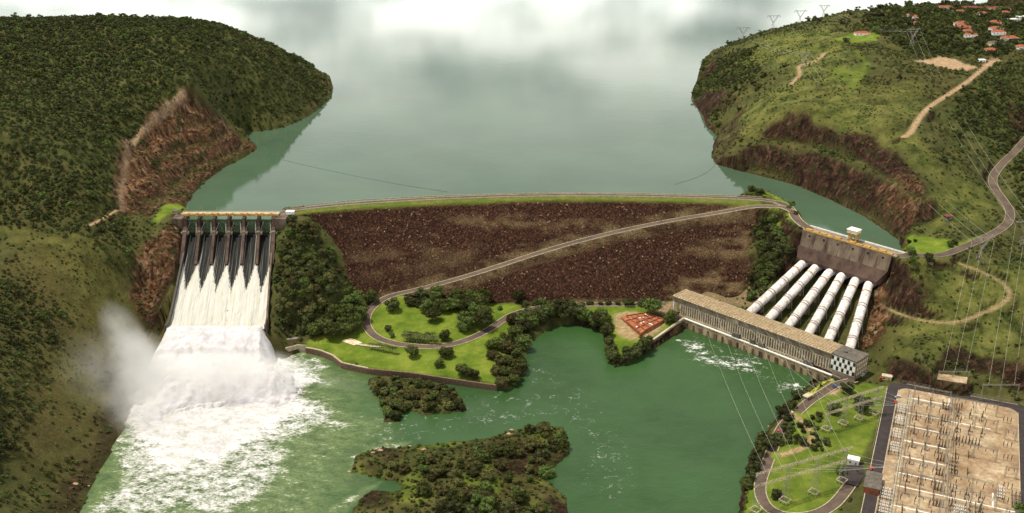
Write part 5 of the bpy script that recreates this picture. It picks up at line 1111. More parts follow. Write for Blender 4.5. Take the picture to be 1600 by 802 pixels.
# ------------------------------------------------------------------ transmission towers
def tower(base, h, rz, lab, group=None):
    e_ = empty('transmission_tower', base, lab, 'tower', group)
    ca, sa = math.cos(rz), math.sin(rz); R = lambda x, y, z: (base[0] + ca * x - sa * y, base[1] + sa * x + ca * y, base[2] + z)
    w_ = h * .42; lattice(MB(), R(0, 0, -1), R(0, 0, h * .5), h * .22, h * .06, 6, .14).build('lower_body', M['steel'], e_)
    for s in (-1, 1): lattice(MB(), R(0, 0, h * .5), R(s * w_ * .62, 0, h * .92), h * .06, h * .05, 5, .13).build('arm', M['steel'], e_)
    lattice(MB(), R(-w_, 0, h * .92), R(w_, 0, h * .92), .9, .9, 10, .12).build('crossarm', M['steel'], e_)
    for s in (-1, 1): mb = MB(); mb.bar(R(s * w_ * .62, 0, h * .92), R(s * w_ * .8, 0, h * 1.03), .3); mb.build('peak', M['steel'], e_)
    at = []
    for s in (-.98, 0, .98):
        mb = MB(); mb.tube([R(s * w_, 0, h * .91), R(s * w_, 0, h * .80)], .22, 5); mb.build('insulator', M['porcelain'], e_); at.append(np.array(R(s * w_, 0, h * .80)))
    return at
TW = {}
for nm, px, py, h, rz, lab in [('a', 1160, 67, 30, .1, 'grey lattice tower lowest on the hill shoulder by the lake'), ('b', 1207, 47, 30, .1, 'second grey lattice tower from the left on the hill skyline'), ('c', 1249, 38, 28, .1, 'third grey lattice tower from the left on the hill skyline'), ('d', 1286, 27, 25, .1, 'faint lattice tower highest on the hill skyline'), ('e', 1530, 410, 30, .15, 'grey lattice tower standing just below the bend of the hillside road'), ('f', 1597, 384, 30, .15, 'grey lattice tower at the right edge below the hillside road'),
                              ('g', 1255, 108, 26, .3, 'small lattice tower beside the bare dirt track on the grassy hill'), ('h', 1424, 74, 30, .3, 'lattice tower rising from the dark wood near the village')]:
    bs = hit(px, py + (2 if py < 60 else 0)); TW[nm] = tower(bs, h, rz, lab, 'transmission towers')
def wire(p, q, sag, r=.11, n=18):
    t_ = np.linspace(0, 1, n)[:, None]; l = np.array(p) * (1 - t_) + np.array(q) * t_; l[:, 2] -= sag * 4 * t_[:, 0] * (1 - t_[:, 0]); return [tuple(v) for v in l]
def wires(pairs, sag, lab, r=.06):
    for p, q in pairs:
        mb = MB(); mb.tube(wire(p, q, sag), r, 4); tag(mb.build('power_cable', M['wire']), lab, 'cable', lab)
yg1 = [np.array((*U(a, 601, 16)[:2], 30)) for a in (1470, 1488, 1506)]; yg2 = [np.array((*U(a, 625, 16)[:2], 32)) for a in (1540, 1560, 1580)]
wires(zip(TW['e'], yg1), 6, 'power cables from the roadside tower to the platform gantry'); wires(zip(TW['f'], yg2), 6, 'power cables from the right edge tower to the upper right gantry')
wires(zip(TW['g'], TW['e']), 16, 'power cables crossing the grassy hill to the roadside tower'); wires(zip(TW['h'], TW['f']), 16, 'power cables crossing from the wood to the right edge tower'); wires(zip(TW['a'], TW['g']), 10, 'power cables from the lowest hill tower down the slope')
wires(zip(TW['d'], TW['h']), 12, 'power cables from the highest skyline tower to the wood')
pw = [np.array((*PD(a_, -1), 31.2)) for a_ in (30, 55, 80, 105, 130, 155)]
wires([(p, q) for p, q in zip(pw, att2)], 7, 'power cables from the powerhouse roof to the gantry in the road bend'); wires([(p, q) for p, q in zip([v + np.array([8 * pu[0], 8 * pu[1], 0]) for v in pw[2:]], att1[:4])], 4, 'power cables from the powerhouse roof to the nearer lawn gantry')
wires([(p, np.array((*YD(LA + 4 + i * 4.5, rowb[1]), 27))) for i, p in enumerate(att1)], 3, 'power cables from the nearer lawn gantry into the switchyard'); wires([(p, np.array((*YD(LA + 4 + i * 4.5, rowb[5]), 27))) for i, p in enumerate(att2)], 4, 'power cables from the road bend gantry into the switchyard')
# ------------------------------------------------------------------ houses of the hill village
HS = [(1501, 36, 20, 12, .2, 'r', 'topmost house of the terracotta cluster left of centre in the hill village'), (1506, 42, 24, 14, .1, 'r', 'wide terracotta roofed house second from the top of the village cluster'), (1511, 48, 18, 12, -.1, 'r', 'terracotta roofed house third down the village cluster'), (1516, 54, 20, 12, -.2, 'r', 'white walled terracotta house at the foot of the village cluster'),
      (1556, 35, 22, 13, -.1, 'r', 'orange roofed house with cream gable right of the village cluster'), (1556, 44, 20, 11, .1, 'r', 'pale terracotta house between two brighter roofs on the right'), (1560, 50, 20, 12, -.2, 'r', 'white walled house lowest of the three right hand village roofs'), (1577, 59, 24, 12, .1, 'r', 'low terracotta house beside a round dark tree at the village edge'),
      (1596, 73, 18, 12, .1, 'r', 'bright orange roofed house at the right edge above the dirt road'), (1548, 78, 17, 12, 0, 'r', 'white house with hip roof just above the dirt road'), (1500, 18, 20, 11, .1, 'r', 'pale house with a light terracotta roof near the hill skyline'), (1476, 11, 26, 9, .05, 'r', 'long terracotta roof on the hill skyline'),
      (1515, 12, 32, 11, -.05, 'd', 'long dark red roofed hall, leftmost of three near the skyline'), (1538, 13, 30, 11, -.05, 'd', 'long dark red roofed hall, middle one of three near the skyline'), (1562, 13, 34, 11, -.08, 'd', 'long white walled hall, rightmost of three near the skyline'), (1535, 20, 13, 9, 0, 'r', 'small terracotta cottage below the long halls'),
      (1570, 19, 15, 9, .2, 'r', 'small terracotta cottage right below the rightmost hall'), (1422, 23, 12, 9, .2, 'r', 'small pinkish roofed house in the trees left of the village'), (1431, 26, 11, 9, -.1, 'r', 'tall narrow house among dark trees left of the village'), (1431, 36, 13, 10, 0, 'r', 'white walled cottage lowest in the trees left of the village'),
      (1586, 30, 24, 9, .25, 'w', 'long white roofed shed at the upper right'), (1596, 26, 16, 9, .25, 'w', 'white roofed shed touching the right edge of the view'), (1551, 67, 16, 11, .3, 'g', 'grey brown roofed barn above the white hip roofed house'), (1534, 94, 9, 7, 0, 'w', 'tiny white hut by the dirt road'), (1347, 52, 24, 11, -.05, 'r', 'red roofed ranch house beside the oval garden'),
      (1481, 338, 8, 6, .3, 'k', 'lone dark hut on the slope above the grass strip')]
RT2 = mat('dark_tile', (.20, .055, .035), (.13, .04, .03), .85, .4, 5)
for px, py, w_, d_, rz, k, lab in HS:
    bs = hit(px, py + 3); simple_house('village_house', (bs[0], bs[1], bs[2]), w_, d_, 3.4, rz, M['white'] if k in 'rw' else M['roofdark'] if k == 'k' else M['cream'], {'r': M['tile'], 'd': RT2, 'w': M['white'], 'g': M['roofdark'], 'k': RT2}[k], lab, 'house', k != 'w')
# ------------------------------------------------------------------ building site, garden details
BSp = [hit(a, b_) for a, b_ in [(970, 498), (1008, 490), (1038, 503), (1000, 526)]]; zb = max(p_[2] for p_ in BSp) + .1
FB = empty('building_foundation', (*BSp[0][:2], zb), 'red brick foundations with white slabs beside the tailrace', 'building site')
BQ = [np.array(p_[:2]) for p_ in BSp]
def BD(u_, v_): return (BQ[0] * (1 - u_) + BQ[1] * u_) * (1 - v_) + (BQ[3] * (1 - u_) + BQ[2] * u_) * v_
mb = MB(); mb.prism([tuple(BD(*q)) for q in ((0, 0), (1, 0), (1, 1), (0, 1))], zb - 3, zb + .3); mb.build('slab', mat('red_earth', (.40, .15, .065), (.22, .075, .035), .95, .3, 6, (.4, .6)), FB)
mb = MB()
def seg(mb, p, q, w_, z0, z1):
    c_ = (np.array(p) + np.array(q)) / 2; d_ = np.array(q) - np.array(p); mb.box((c_[0], c_[1], (z0 + z1) / 2), (np.linalg.norm(d_), w_, z1 - z0), math.atan2(d_[1], d_[0]))
for k in range(6): seg(mb, BD(k / 5, .05 if k % 2 else .3), BD(k / 5, .95), .8, zb, zb + 1.6 + (k % 3) * .01); 
for k in range(5): seg(mb, BD(.02 if k % 2 else .2, k / 4), BD(.98, k / 4), .8, zb, zb + 1.5 + (k % 2) * .02)
mb.build('brick_wall', M['brick'], FB); mb = MB()
for k, (a, b_, w_) in enumerate([(.25, .2, 5), (.6, .3, 7), (.4, .6, 6), (.8, .7, 4), (.1, .7, 4), (.9, .2, 5), (.55, .85, 5)]): c_ = BD(a, b_); mb.box((*c_, zb + .55 + k * .02), (w_, 1.6, .3), .4 * k)
mb.build('white_boards', M['white'], FB)
sheet('paved_pad', [hit(a, b_)[:2] for a, b_ in [(534, 533), (546, 527), (566, 536), (553, 541)]], gz(*hit(548, 534)[:2]) + .5, mat('pink_paving', (.62, .36, .24), (.72, .60, .42), .9, .3, 5), 'small pinkish paved pad on the lawn', .6)
# white access path
p_ = smoothz(resample(chaikin(np.array([hit(a, b_) for a, b_ in [(556, 538), (575, 541), (590, 542), (602, 540)]]), 2), 3)); tag(ribbon('path', p_, -2, 2, .25, M['kerb']), 'pale path from the pad to the looping road')
KP = U(1230, 648, 12.5); simple_house('kiosk', (KP[0], KP[1], gz(KP[0], KP[1]) + .2), 8, 6, 3.6, .6, M['cream'], M['cream'], 'small cream kiosk beside the river road', 'kiosk', False)
KP = U(1262, 622, 11); simple_house('pump_house', (KP[0], KP[1], gz(KP[0], KP[1]) + .1), 9, 5, 3, .7, M['concrete'], M['pale_concrete'], 'low pale roofed pump house by the river end of the lawn', 'building', False)
KP = U(1386, 588, 15); simple_house('gatehouse', (KP[0], KP[1], gz(KP[0], KP[1]) + .2), 9, 5, 3.5, -.4, M['cream'], M['pale_concrete'], 'cream gatehouse at the top left corner of the switchyard', 'building', False)
for k, (a, b_, r_) in enumerate([(1200, 670, 7), (1196, 689, 6), (1210, 693, 5)]):
    x, y, z = hit(a, b_); n = 14; mb = MB(); v = [(x, y, z + r_ * .42)]; 
    for rr_ in (.45, 1.0):
        for q in range(n): t_ = 2 * math.pi * q / n; w_ = r_ * rr_ * (1 + .25 * math.sin(3 * t_ + k)); v.append((x + w_ * math.cos(t_) * 1.4, y + w_ * math.sin(t_), z + (r_ * .3 if rr_ < 1 else -.4)))
    mb.add(v, [(0, 1 + q, 1 + (q + 1) % n) for q in range(n)] + [(1 + q, 1 + n + q, 1 + n + (q + 1) % n, 1 + (q + 1) % n) for q in range(n)])
    tag(mb.build('sand_heap', mat('yellow_sand', (.62, .40, .14), (.45, .25, .10), .95, .4, 5)), ['largest yellow sand heap beside the river road below the kiosk', 'middle sand heap at the water side of the river road', 'smallest sand heap spilling onto the river road'][k], 'heap')
# hedge bed with yellow flowers at the end of the tailrace wall
q = [U(a, b_, 12)[:2] for a, b_ in [(1262, 614), (1286, 592), (1302, 587), (1306, 592), (1292, 606), (1268, 622)]]
mb = MB(); mb.prism(q, 9, [gz(*v) + .9 for v in q]); tag(mb.build('flower_bed', mat('flowers', (.10, .15, .02), (.50, .46, .04), .9, .5, 5, (.48, .56))), 'clipped bed with yellow flowers at the end of the tailrace wall', 'flower bed')
# floating booms
def boom(pp, lab):
    l = resample(chaikin(np.array([U(a, b_, 85.15) for a, b_ in pp]), 3), 3.5); e_ = empty('floating_boom', tuple(l[0]), lab, 'boom'); mb = MB(); mb.tube([tuple(v) for v in l], .12, 4); mb.build('cable', M.setdefault('boom', mat('weathered_boom', (.16, .20, .15), (.11, .14, .11))), e_); mb = MB()
    for v in l[::2]: mb.box((v[0], v[1], 85.25), (.8, .5, .4))
    mb.build('floats', M['boom'], e_)
boom([(402, 238), (440, 250), (520, 268), (620, 288), (700, 300)], 'thin floating boom curving from the left rock cut across the lake')
boom([(1117, 259), (1105, 270), (1085, 279), (1055, 288)], 'short floating boom off the right headland')
# rocks of the rapids
rr = np.random.default_rng(9)
for k in range(34):
    c_ = [(540, 735), (585, 712), (600, 708), (655, 700), (565, 722), (800, 676), (575, 768), (125, 760)][k % 8]; x, y, _ = U(c_[0] + rr.normal(0, 9), c_[1] + rr.normal(0, 4), 0); s_ = rr.uniform(1, 3.2)
    mb = MB(); v = []; 
    for a in range(3):
        for q in range(7): t_ = 2 * math.pi * q / 7; w_ = s_ * (1.1, .9, .4)[a] * rr.uniform(.75, 1.2); v.append((x + w_ * math.cos(t_) * 1.3, y + w_ * math.sin(t_), (-1, .5, 1.0)[a] * s_ * .6 + gz(x, y) * .4))
    mb.add(v, [(a * 7 + q, a * 7 + (q + 1) % 7, a * 7 + 7 + (q + 1) % 7, a * 7 + 7 + q) for a in range(2) for q in range(7)] + [tuple(range(14, 21))])
    tag(mb.build('river_rock', M['river_rock'] if 'river_rock' in M else M.setdefault('river_rock', mat('river_rock', (.24, .12, .08), (.45, .30, .22), .8, .6, 5))), 'reddish rock at the edge of the rapids', 'rock', 'reddish rocks along the rapids')
# ------------------------------------------------------------------ vegetation
def leafmat(name, c1, c2, c3, nz=.35):
    m = bpy.data.materials.new(name); m.use_nodes = True; t = m.node_tree; b = t.nodes['Principled BSDF']; b.inputs['Roughness'].default_value = .8; b.inputs['Specular IOR Level'].default_value = .12
    pos = N(t, 'ShaderNodeNewGeometry').outputs['Position']; oi = N(t, 'ShaderNodeObjectInfo').outputs['Random']
    c = ramp(t, noise(t, pos, nz, 5, .7), [(.35, c1), (.52, c2), (.68, c3)])
    hs = N(t, 'ShaderNodeHueSaturation'); L(t, c, hs.inputs['Color']); L(t, mth(t, 'MULTIPLY_ADD', oi, .05, .475), hs.inputs['Hue']); L(t, mth(t, 'MULTIPLY_ADD', oi, 1.05, .45), hs.inputs['Value'])
    L(t, hs.outputs[0], b.inputs['Base Color']); return m
M['leaf'] = leafmat('foliage', (.030, .044, .010), (.070, .090, .022), (.135, .155, .042))
M['leaf_dark'] = leafmat('dark_foliage', (.022, .029, .009), (.052, .060, .019), (.110, .112, .042))
M['leaf_dry'] = leafmat('dry_foliage', (.040, .040, .013), (.085, .080, .027), (.15, .13, .052))
M['bark'] = mat('bark', (.09, .065, .045), (.05, .035, .025), .9, 1.5, 4)
def crown_mesh(name, R, H, nl, leaf, ncl, m, seed, low=.15):
    """foliage: many small leaf faces spread through overlapping clumps, with a dark inner body"""
    r = np.random.default_rng(seed); V = []; F = []
    cl = []
    for _ in range(ncl):
        th = r.uniform(0, 2 * math.pi); rr_ = R * .62 * math.sqrt(r.uniform(0, 1)); z = H * (low + (1 - low) * r.uniform(.15, .85) * (1 - .5 * (rr_ / R) ** 2)); cl.append((rr_ * math.cos(th), rr_ * math.sin(th), z, R * r.uniform(.30, .48)))
    import bmesh
    bm = bmesh.new(); bmesh.ops.create_icosphere(bm, subdivisions=1, radius=1.0); iv = np.array([v.co[:] for v in bm.verts]); it = [tuple(v.index for v in f.verts) for f in bm.faces]; bm.free()
    for (x, y, z, s) in cl:
        o = len(V); k = s * .80 * r.uniform(.75, 1.1, (len(iv), 1)); q = iv * k * (1, 1, .75) + (x, y, z); V += [tuple(v) for v in q]; F += [tuple(i + o for i in f) for f in it]
    for _ in range(nl):
        x, y, z, s = cl[r.integers(ncl)]; d = r.normal(size=3); d[2] = abs(d[2]) * .9 - .15 if r.uniform() < .8 else d[2]; d /= np.linalg.norm(d); c = np.array([x, y, z]) + d * s * r.uniform(.75, 1.12) * (1, 1, .8)
        n_ = d + r.normal(size=3) * .55; n_ /= np.linalg.norm(n_); a = np.cross(n_, r.normal(size=3)); a /= np.linalg.norm(a); b_ = np.cross(n_, a); l = leaf * r.uniform(.6, 1.3)
        o = len(V); V += [tuple(c - a * l), tuple(c - b_ * l * .7), tuple(c + a * l), tuple(c + b_ * l * .7)]; F.append((o, o + 1, o + 2, o + 3))
    me = bpy.data.meshes.new(name); me.from_pydata(V, [], F); me.materials.append(m); return me
def trunk_mesh(name, R, H, seed):
    r = np.random.default_rng(seed); mb = MB(); b0 = R * .07
    mb.tube([(0, 0, -1), (.1 * R * .2, 0, H * .22), (R * .05, R * .03, H * .5)], [b0 * 1.3, b0, b0 * .6], 7)
    for k in range(4):
        t_ = k * 1.6 + r.uniform(0, .5); mb.tube([(0, 0, H * .2), (math.cos(t_) * R * .25, math.sin(t_) * R * .25, H * .42), (math.cos(t_) * R * .5, math.sin(t_) * R * .5, H * .6)], [b0 * .7, b0 * .45, b0 * .2], 5)
    me = bpy.data.meshes.new(name); me.from_pydata(mb.v, [], mb.f); me.materials.append(M['bark']); return me
TREES = []
for k, (ml, R, H) in enumerate([('leaf', 7, 11), ('leaf', 6.5, 9), ('leaf', 7.5, 12), ('leaf_dark', 6, 11), ('leaf_dark', 7, 9), ('leaf_dry', 6.5, 8), ('leaf_dry', 6, 7)]):
    TREES.append((crown_mesh('crown', R, H, 1500, .50, 20, M[ml], 50 + k), trunk_mesh('trunk', R, H, k), R, H))
def tree(px, py, dia, lab, group=None, kind=None, name='broadleaf_tree', xyz=None, cat='tree'):
    k = kind if kind is not None else random.randrange(5); cm, tm, R, H = TREES[k]
    x, y, z = xyz if xyz is not None else hit(px, py)
    e_ = empty(name, (x, y, z - .3), lab, cat, group); s = dia / (2 * R); e_.scale = (s * random.uniform(.9, 1.1), s * random.uniform(.9, 1.1), s * random.uniform(.85, 1.1)); e_.rotation_euler = (0, 0, random.uniform(0, 6.28))
    for nm, me in (('crown', cm), ('trunk', tm)): o = bpy.data.objects.new(nm, me); COL.objects.link(o); o.parent = e_
    return e_
# garden trees one can tell apart
for px, py, d, k, lab in [(613, 486, 19, 3, 'round dark tree standing alone in the left of the road loop'), (676, 500, 22, 2, 'full round tree left of the grove inside the road loop'), (644, 557, 19, 1, 'round dark tree just below the road loop on the lower lawn'), (697, 558, 18, 0, 'bushy tree right of the round one on the lower lawn'), (686, 573, 12, 0, 'small bright bush tree in the middle of the lower lawn'), (695, 532, 16, 0, 'pale green tree on the inner edge of the road loop'),
                          (1017, 492, 27, 2, 'large spreading tree beside the building foundations'), (1046, 503, 19, 0, 'round tree at the powerhouse corner'), (722, 586, 19, 1, 'broad bush at the river wall, left of its pair'), (738, 590, 17, 4, 'broad bush at the river wall, right of its pair'), (810, 470, 17, 3, 'dark tree at the toe of the dam right of the grove'), (606, 517, 9, 3, 'small dark shrub near the palm row'), (612, 527, 8, 1, 'smaller shrub left of the palm row'), (781, 484, 7, 0, 'little shrub on the bright lawn by the dam toe'),
                          (1347, 642, 19, 3, 'dark round tree among the towers of the nearer lawn gantry'), (1302, 645, 14, 3, 'left dark tree by the nearer lawn gantry'), (1322, 614, 14, 3, 'dark tree below the control building on the lawn'), (1314, 741, 11, 1, 'tree beside the guardhouse'), (1214, 778, 11, 4, 'brown green shrub at the foot of the road bend gantry'), (1275, 681, 7, 4, 'small dark shrub by the curved dirt path'), (1450, 405, 11, 3, 'dark tree at the end of the retaining wall'), (1423, 398, 13, 1, 'bushy tree above the retaining wall right of the intake'),
                          (1484, 385, 9, 1, 'left bush of a pair on the grass strip by the hillside road'), (1492, 381, 9, 4, 'right bush of a pair on the grass strip by the hillside road'), (1420, 380, 5, 3, 'tiny shrub on the bright grass right of the lake arm'), (1430, 378, 5, 3, 'tiny second shrub on the bright grass right of the lake arm'), (1322, 66, 12, 3, 'dark tree inside the oval ranch garden'), (1591, 808, 14, 2, 'round tree at the lower right corner by the ring road')]:
    tree(px, py, d, lab, None, k)
# groves: trees nothing tells apart share one label per grove
def grove(pxs, d0, d1, lab, kinds=None, name='broadleaf_tree'):
    for px, py in pxs: tree(px, py, random.uniform(d0, d1) * 1.22, lab, lab, random.choice(kinds) if kinds else None, name)
def inside(poly, n, seed, sep=9):
    r = np.random.default_rng(seed); p_ = np.array(poly, float); o = []
    for _ in range(4000):
        q = (r.uniform(p_[:, 0].min(), p_[:, 0].max()), r.uniform(p_[:, 1].min(), p_[:, 1].max()))
        if inpoly(np.array([q[0]]), np.array([q[1]]), p_)[0] and all(math.hypot(q[0] - a, (q[1] - b_) * 1.9) > sep for a, b_ in o): o.append(q)
        if len(o) >= n: break
    return o
grove(inside([(650, 478), (690, 464), (740, 468), (770, 478), (775, 500), (745, 522), (715, 520), (705, 500), (665, 490)], 17, 1, 15), 15, 21, 'tree in the dense grove inside the road loop', [0, 1, 2])
grove(inside([(630, 470), (660, 466), (665, 480), (640, 484)], 5, 2, 10), 9, 13, 'dark shrub at the upper left of the grove', [3, 4], 'shrub')
grove(inside([(487, 528), (505, 505), (545, 490), (570, 478), (586, 470), (572, 470), (552, 470), (540, 480), (566, 500), (562, 520), (520, 528)], 15, 3, 17), 15, 22, 'leafy tree along the foot of the wooded slope left of the road loop', [0, 1, 2])
grove([(a, b_) for a, b_ in [(800, 505), (815, 515), (806, 530), (818, 545), (808, 560), (800, 575), (812, 582), (790, 590), (802, 600), (785, 602), (770, 560), (784, 570), (778, 585), (795, 550), (790, 535), (780, 545), (768, 545), (805, 592)]], 12, 18, 'tree of the thicket on the garden point', [0, 1, 5])
grove([(812, 508), (825, 502), (836, 500), (848, 497), (860, 494), (875, 492), (888, 491), (902, 494), (916, 497), (925, 503), (936, 506), (945, 510), (832, 510), (820, 522), (822, 500), (848, 505), (910, 505), (930, 512), (940, 500), (880, 498)], 12, 18, 'tree on the bank of the green inlet below the dam', [0, 1, 3])
grove([(948, 525), (951, 538), (954, 550), (956, 562), (962, 568), (974, 566), (984, 562), (994, 556), (1004, 549), (1008, 540), (996, 545), (950, 515), (980, 556)], 10, 16, 'tree on the small grassy spit beside the tailrace', [3, 4, 0])
grove([(820 + 13 * k + random.uniform(-4, 4), 476 + random.uniform(-1, 2)) for k in range(15)], 5, 10, 'small bush along the foot of the dam face', [3, 4, 1], 'shrub')
grove(inside([(586, 596), (610, 590), (680, 600), (708, 612), (712, 622), (726, 640), (700, 642), (664, 645), (640, 636), (620, 655), (604, 656), (600, 640), (592, 620)], 62, 4, 7.5), 6, 10.5, 'bushy tree of the low islet below the garden wall', [5, 6, 4, 1])
grove(inside([(600, 720), (660, 706), (720, 700), (770, 690), (840, 672), (880, 674), (884, 705), (850, 735), (865, 765), (885, 800), (880, 830), (640, 830), (660, 790), (665, 760), (640, 745), (600, 738)], 84, 5, 10), 6, 14, 'bushy tree on the large rocky island', [0, 1, 5, 6, 4])
grove([(1245 + random.uniform(-4, 4) - k * 7.2, 622 + k * 17 + random.uniform(-3, 3)) for k in range(5)] + [(1206, 690), (1198, 700), (1186, 712), (1180, 724), (1176, 738), (1170, 752), (1166, 764), (1188, 700), (1194, 690), (1222, 652), (1232, 640)], 8, 13, 'waterside bush along the right bank lawn', [3, 4, 1], 'shrub')
grove(inside([(1240, 660), (1262, 656), (1290, 648), (1280, 668), (1264, 690), (1248, 700), (1226, 690), (1232, 670)], 18, 6, 8), 4, 8, 'garden shrub beside the curved dirt path', [0, 3, 4], 'shrub')
grove(inside([(1258, 690), (1300, 686), (1296, 704), (1262, 706)], 8, 7, 8), 4, 6, 'low shrub on the lawn below the dirt path', [3, 4], 'shrub')
grove([(1172 + k * 5, 298 + k * 1.2) for k in range(5)] + [(1232, 328), (1244, 335), (1238, 322)], 5, 8, 'small tree on the grassy point beside the dam end', [3, 0])
grove(inside([(1192, 338), (1214, 348), (1220, 372), (1244, 392), (1224, 404), (1206, 440), (1182, 474), (1170, 468), (1182, 400)], 44, 8, 9), 9, 13, 'dark green tree of the belt between the dam and the penstocks', [0, 3, 4])
grove(inside([(440, 345), (470, 345), (488, 356), (515, 395), (540, 450), (545, 470), (500, 500), (460, 515), (434, 505), (436, 420)], 60, 9, 11), 8, 14, 'tree on the wooded knoll between the spillway and the dam', [1, 4, 5, 6])
# palms
pm = MB()
for k in range(9):
    a = 2 * math.pi * k / 9; c_, s_ = math.cos(a), math.sin(a); w_ = .38
    p_ = [(0, 0, 7), (c_ * 1.3, s_ * 1.3, 7.7), (c_ * 2.6, s_ * 2.6, 7.2), (c_ * 3.4, s_ * 3.4, 6.0)]
    v = []; 
    for i, q in enumerate(p_): ww = (w_, w_ * 1.4, w_ * 1.1, .08)[i]; v += [(q[0] - s_ * ww, q[1] + c_ * ww, q[2]), (q[0] + s_ * ww, q[1] - c_ * ww, q[2])]
    pm.add(v, [(2 * i, 2 * i + 1, 2 * i + 3, 2 * i + 2) for i in range(3)])
pf = bpy.data.meshes.new('fronds'); pf.from_pydata(pm.v, [], pm.f); pf.materials.append(M['leaf_dark'])
pm = MB(); pm.tube([(0, 0, -1), (.1, 0, 3.5), (0, 0, 7)], [.30, .24, .2], 7); ptk = bpy.data.meshes.new('trunk'); ptk.from_pydata(pm.v, [], pm.f); ptk.materials.append(mat('palm_bark', (.30, .25, .18), (.2, .16, .11)))
def palm(px, py, lab, s=1):
    x, y, z = hit(px, py); e_ = empty('palm_tree', (x, y, z), lab, 'palm', lab); e_.scale = (s,) * 3; e_.rotation_euler = (0, 0, random.uniform(0, 6))
    for nm, me in (('fronds', pf), ('trunk', ptk)): o = bpy.data.objects.new(nm, me); COL.objects.link(o); o.parent = e_
for k in range(14): palm(631 + k * 4.0, 533 + k * .35 + random.uniform(-1, 1), 'palm in the double row inside the road loop', random.uniform(1.0, 1.25))
for k in range(11): palm(633 + k * 4.4, 529 + k * .4 + random.uniform(-1, 1), 'palm in the double row inside the road loop', random.uniform(.9, 1.2))
for k in range(9): palm(578 + k * 5, 545 + k * 1.0 + random.uniform(-1, 1), 'palm along the outer edge of the road loop', random.uniform(.8, 1.1))
for k in range(5): palm(1190 + k * 4, 303 + k, 'small palm on the grassy point beside the dam end', .8)
# scattered scrub and woodland nobody could count
def protomesh(name, ml, R, H, nl, seed, leaf=.5, ncl=7):
    me = crown_mesh(name, R, H, nl, leaf, ncl, M[ml], seed, -.1); o = bpy.data.objects.new(name, me); return o
def scatter(name, protos, P_, scl, mat_, label):
    parts = np.random.default_rng(len(P_)).integers(0, len(protos), len(P_))
    for k, pr_ in enumerate(protos):
        s = parts == k
        if not s.any(): continue
        me = bpy.data.meshes.new(name); q = P_[s]; me.vertices.add(len(q)); me.vertices.foreach_set('co', q.astype(np.float32).ravel())
        a = me.attributes.new('scl', 'FLOAT', 'POINT'); a.data.foreach_set('value', scl[s].astype(np.float32)); me.update()
        o = bpy.data.objects.new(name, me); COL.objects.link(o); tag(o, label, kind='stuff')
        ng = bpy.data.node_groups.new('scatter', 'GeometryNodeTree'); ng.interface.new_socket('Geometry', in_out='INPUT', socket_type='NodeSocketGeometry'); ng.interface.new_socket('Geometry', in_out='OUTPUT', socket_type='NodeSocketGeometry')
        gi = N(ng, 'NodeGroupInput'); go = N(ng, 'NodeGroupOutput'); ip = N(ng, 'GeometryNodeInstanceOnPoints'); ob = N(ng, 'GeometryNodeObjectInfo'); ob.inputs['Object'].default_value = pr_; ob.inputs['As Instance'].default_value = True
        L(ng, gi.outputs[0], ip.inputs['Points']); L(ng, ob.outputs['Geometry'], ip.inputs['Instance'])
        rv_ = N(ng, 'FunctionNodeRandomValue', data_type='FLOAT_VECTOR'); rv_.inputs[0].default_value = (-.15, -.15, 0); rv_.inputs[1].default_value = (.15, .15, 6.28); L(ng, rv_.outputs[0], ip.inputs['Rotation'])
        na = N(ng, 'GeometryNodeInputNamedAttribute', data_type='FLOAT'); na.inputs['Name'].default_value = 'scl'; L(ng, na.outputs[0], ip.inputs['Scale'])
        L(ng, ip.outputs[0], go.inputs[0]); md = o.modifiers.new('scatter', 'NODES'); md.node_group = ng
def field(Fv, x, y): return G(x, y, Fv)
builtmask = np.zeros(X.shape, bool)
for nm, (p, wd) in ROADS.items(): builtmask |= pdist(X, Y, p) < wd / 2 + (3.5 if 'road' in nm and nm != 'dirt_road' else 1.5)
for pl, gr in (([YD(-14, -14), YD(YW + 14, -14), YD(YW + 14, 340), YD(-14, 340)], 0), ([PD(-6, -34), PD(PHL + 10, -34), PD(PHL + 10, 20), PD(-6, 20)], 0), (CH, 0), (INT, 0), (PADB, 0), ([BQ[0], BQ[1], BQ[2], BQ[3]], 0), ([(-405, 1108), (-250, 1108), (-250, 1140), (-405, 1140)], 0)): builtmask |= inpoly(X, Y, pl) | (pdist(X, Y, pl, True) < 4)
for p, q in PEN: builtmask |= pdist(X, Y, [p[:2], q[:2]]) < 9
damm = dam_z(X, Y) > Z + .3
wood = np.zeros(X.shape)
for pl in ([(-60, 20), (300, 32), (400, 62), (485, 105), (518, 150), (470, 190), (385, 205), (340, 180), (290, 140), (235, 180), (195, 230), (185, 320), (200, 360), (215, 430), (150, 372), (0, 356), (-60, 350)],
           [(434, 335), (470, 340), (490, 350), (520, 390), (545, 445), (560, 470), (540, 500), (490, 520), (440, 530), (425, 500), (432, 420)],
           [(1190, 335), (1215, 345), (1220, 370), (1245, 392), (1222, 405), (1205, 440), (1178, 480), (1165, 470), (1180, 400)],
           [(1350, 40), (1420, 10), (1600, 5), (1640, 60), (1560, 92), (1520, 88), (1430, 90), (1400, 70)], [(1080, 155), (1090, 120), (1110, 95), (1180, 75), (1190, 110), (1150, 160), (1120, 200), (1100, 190)],
           [(-60, 430), (50, 460), (100, 540), (70, 600), (50, 700), (-60, 730)], [(140, 370), (190, 395), (215, 430), (180, 440), (150, 400)], [(1440, 570), (1600, 590), (1640, 640), (1560, 610), (1440, 600)], [(1565, 110), (1640, 100), (1640, 400), (1590, 330), (1570, 240), (1470, 180), (1500, 150)], [(1380, 420), (1450, 440), (1440, 480), (1390, 470)]):
    wood = np.maximum(wood, zone(pl, 12, 10))
noiseA = fbm(X, Y, 42, 4, 200)
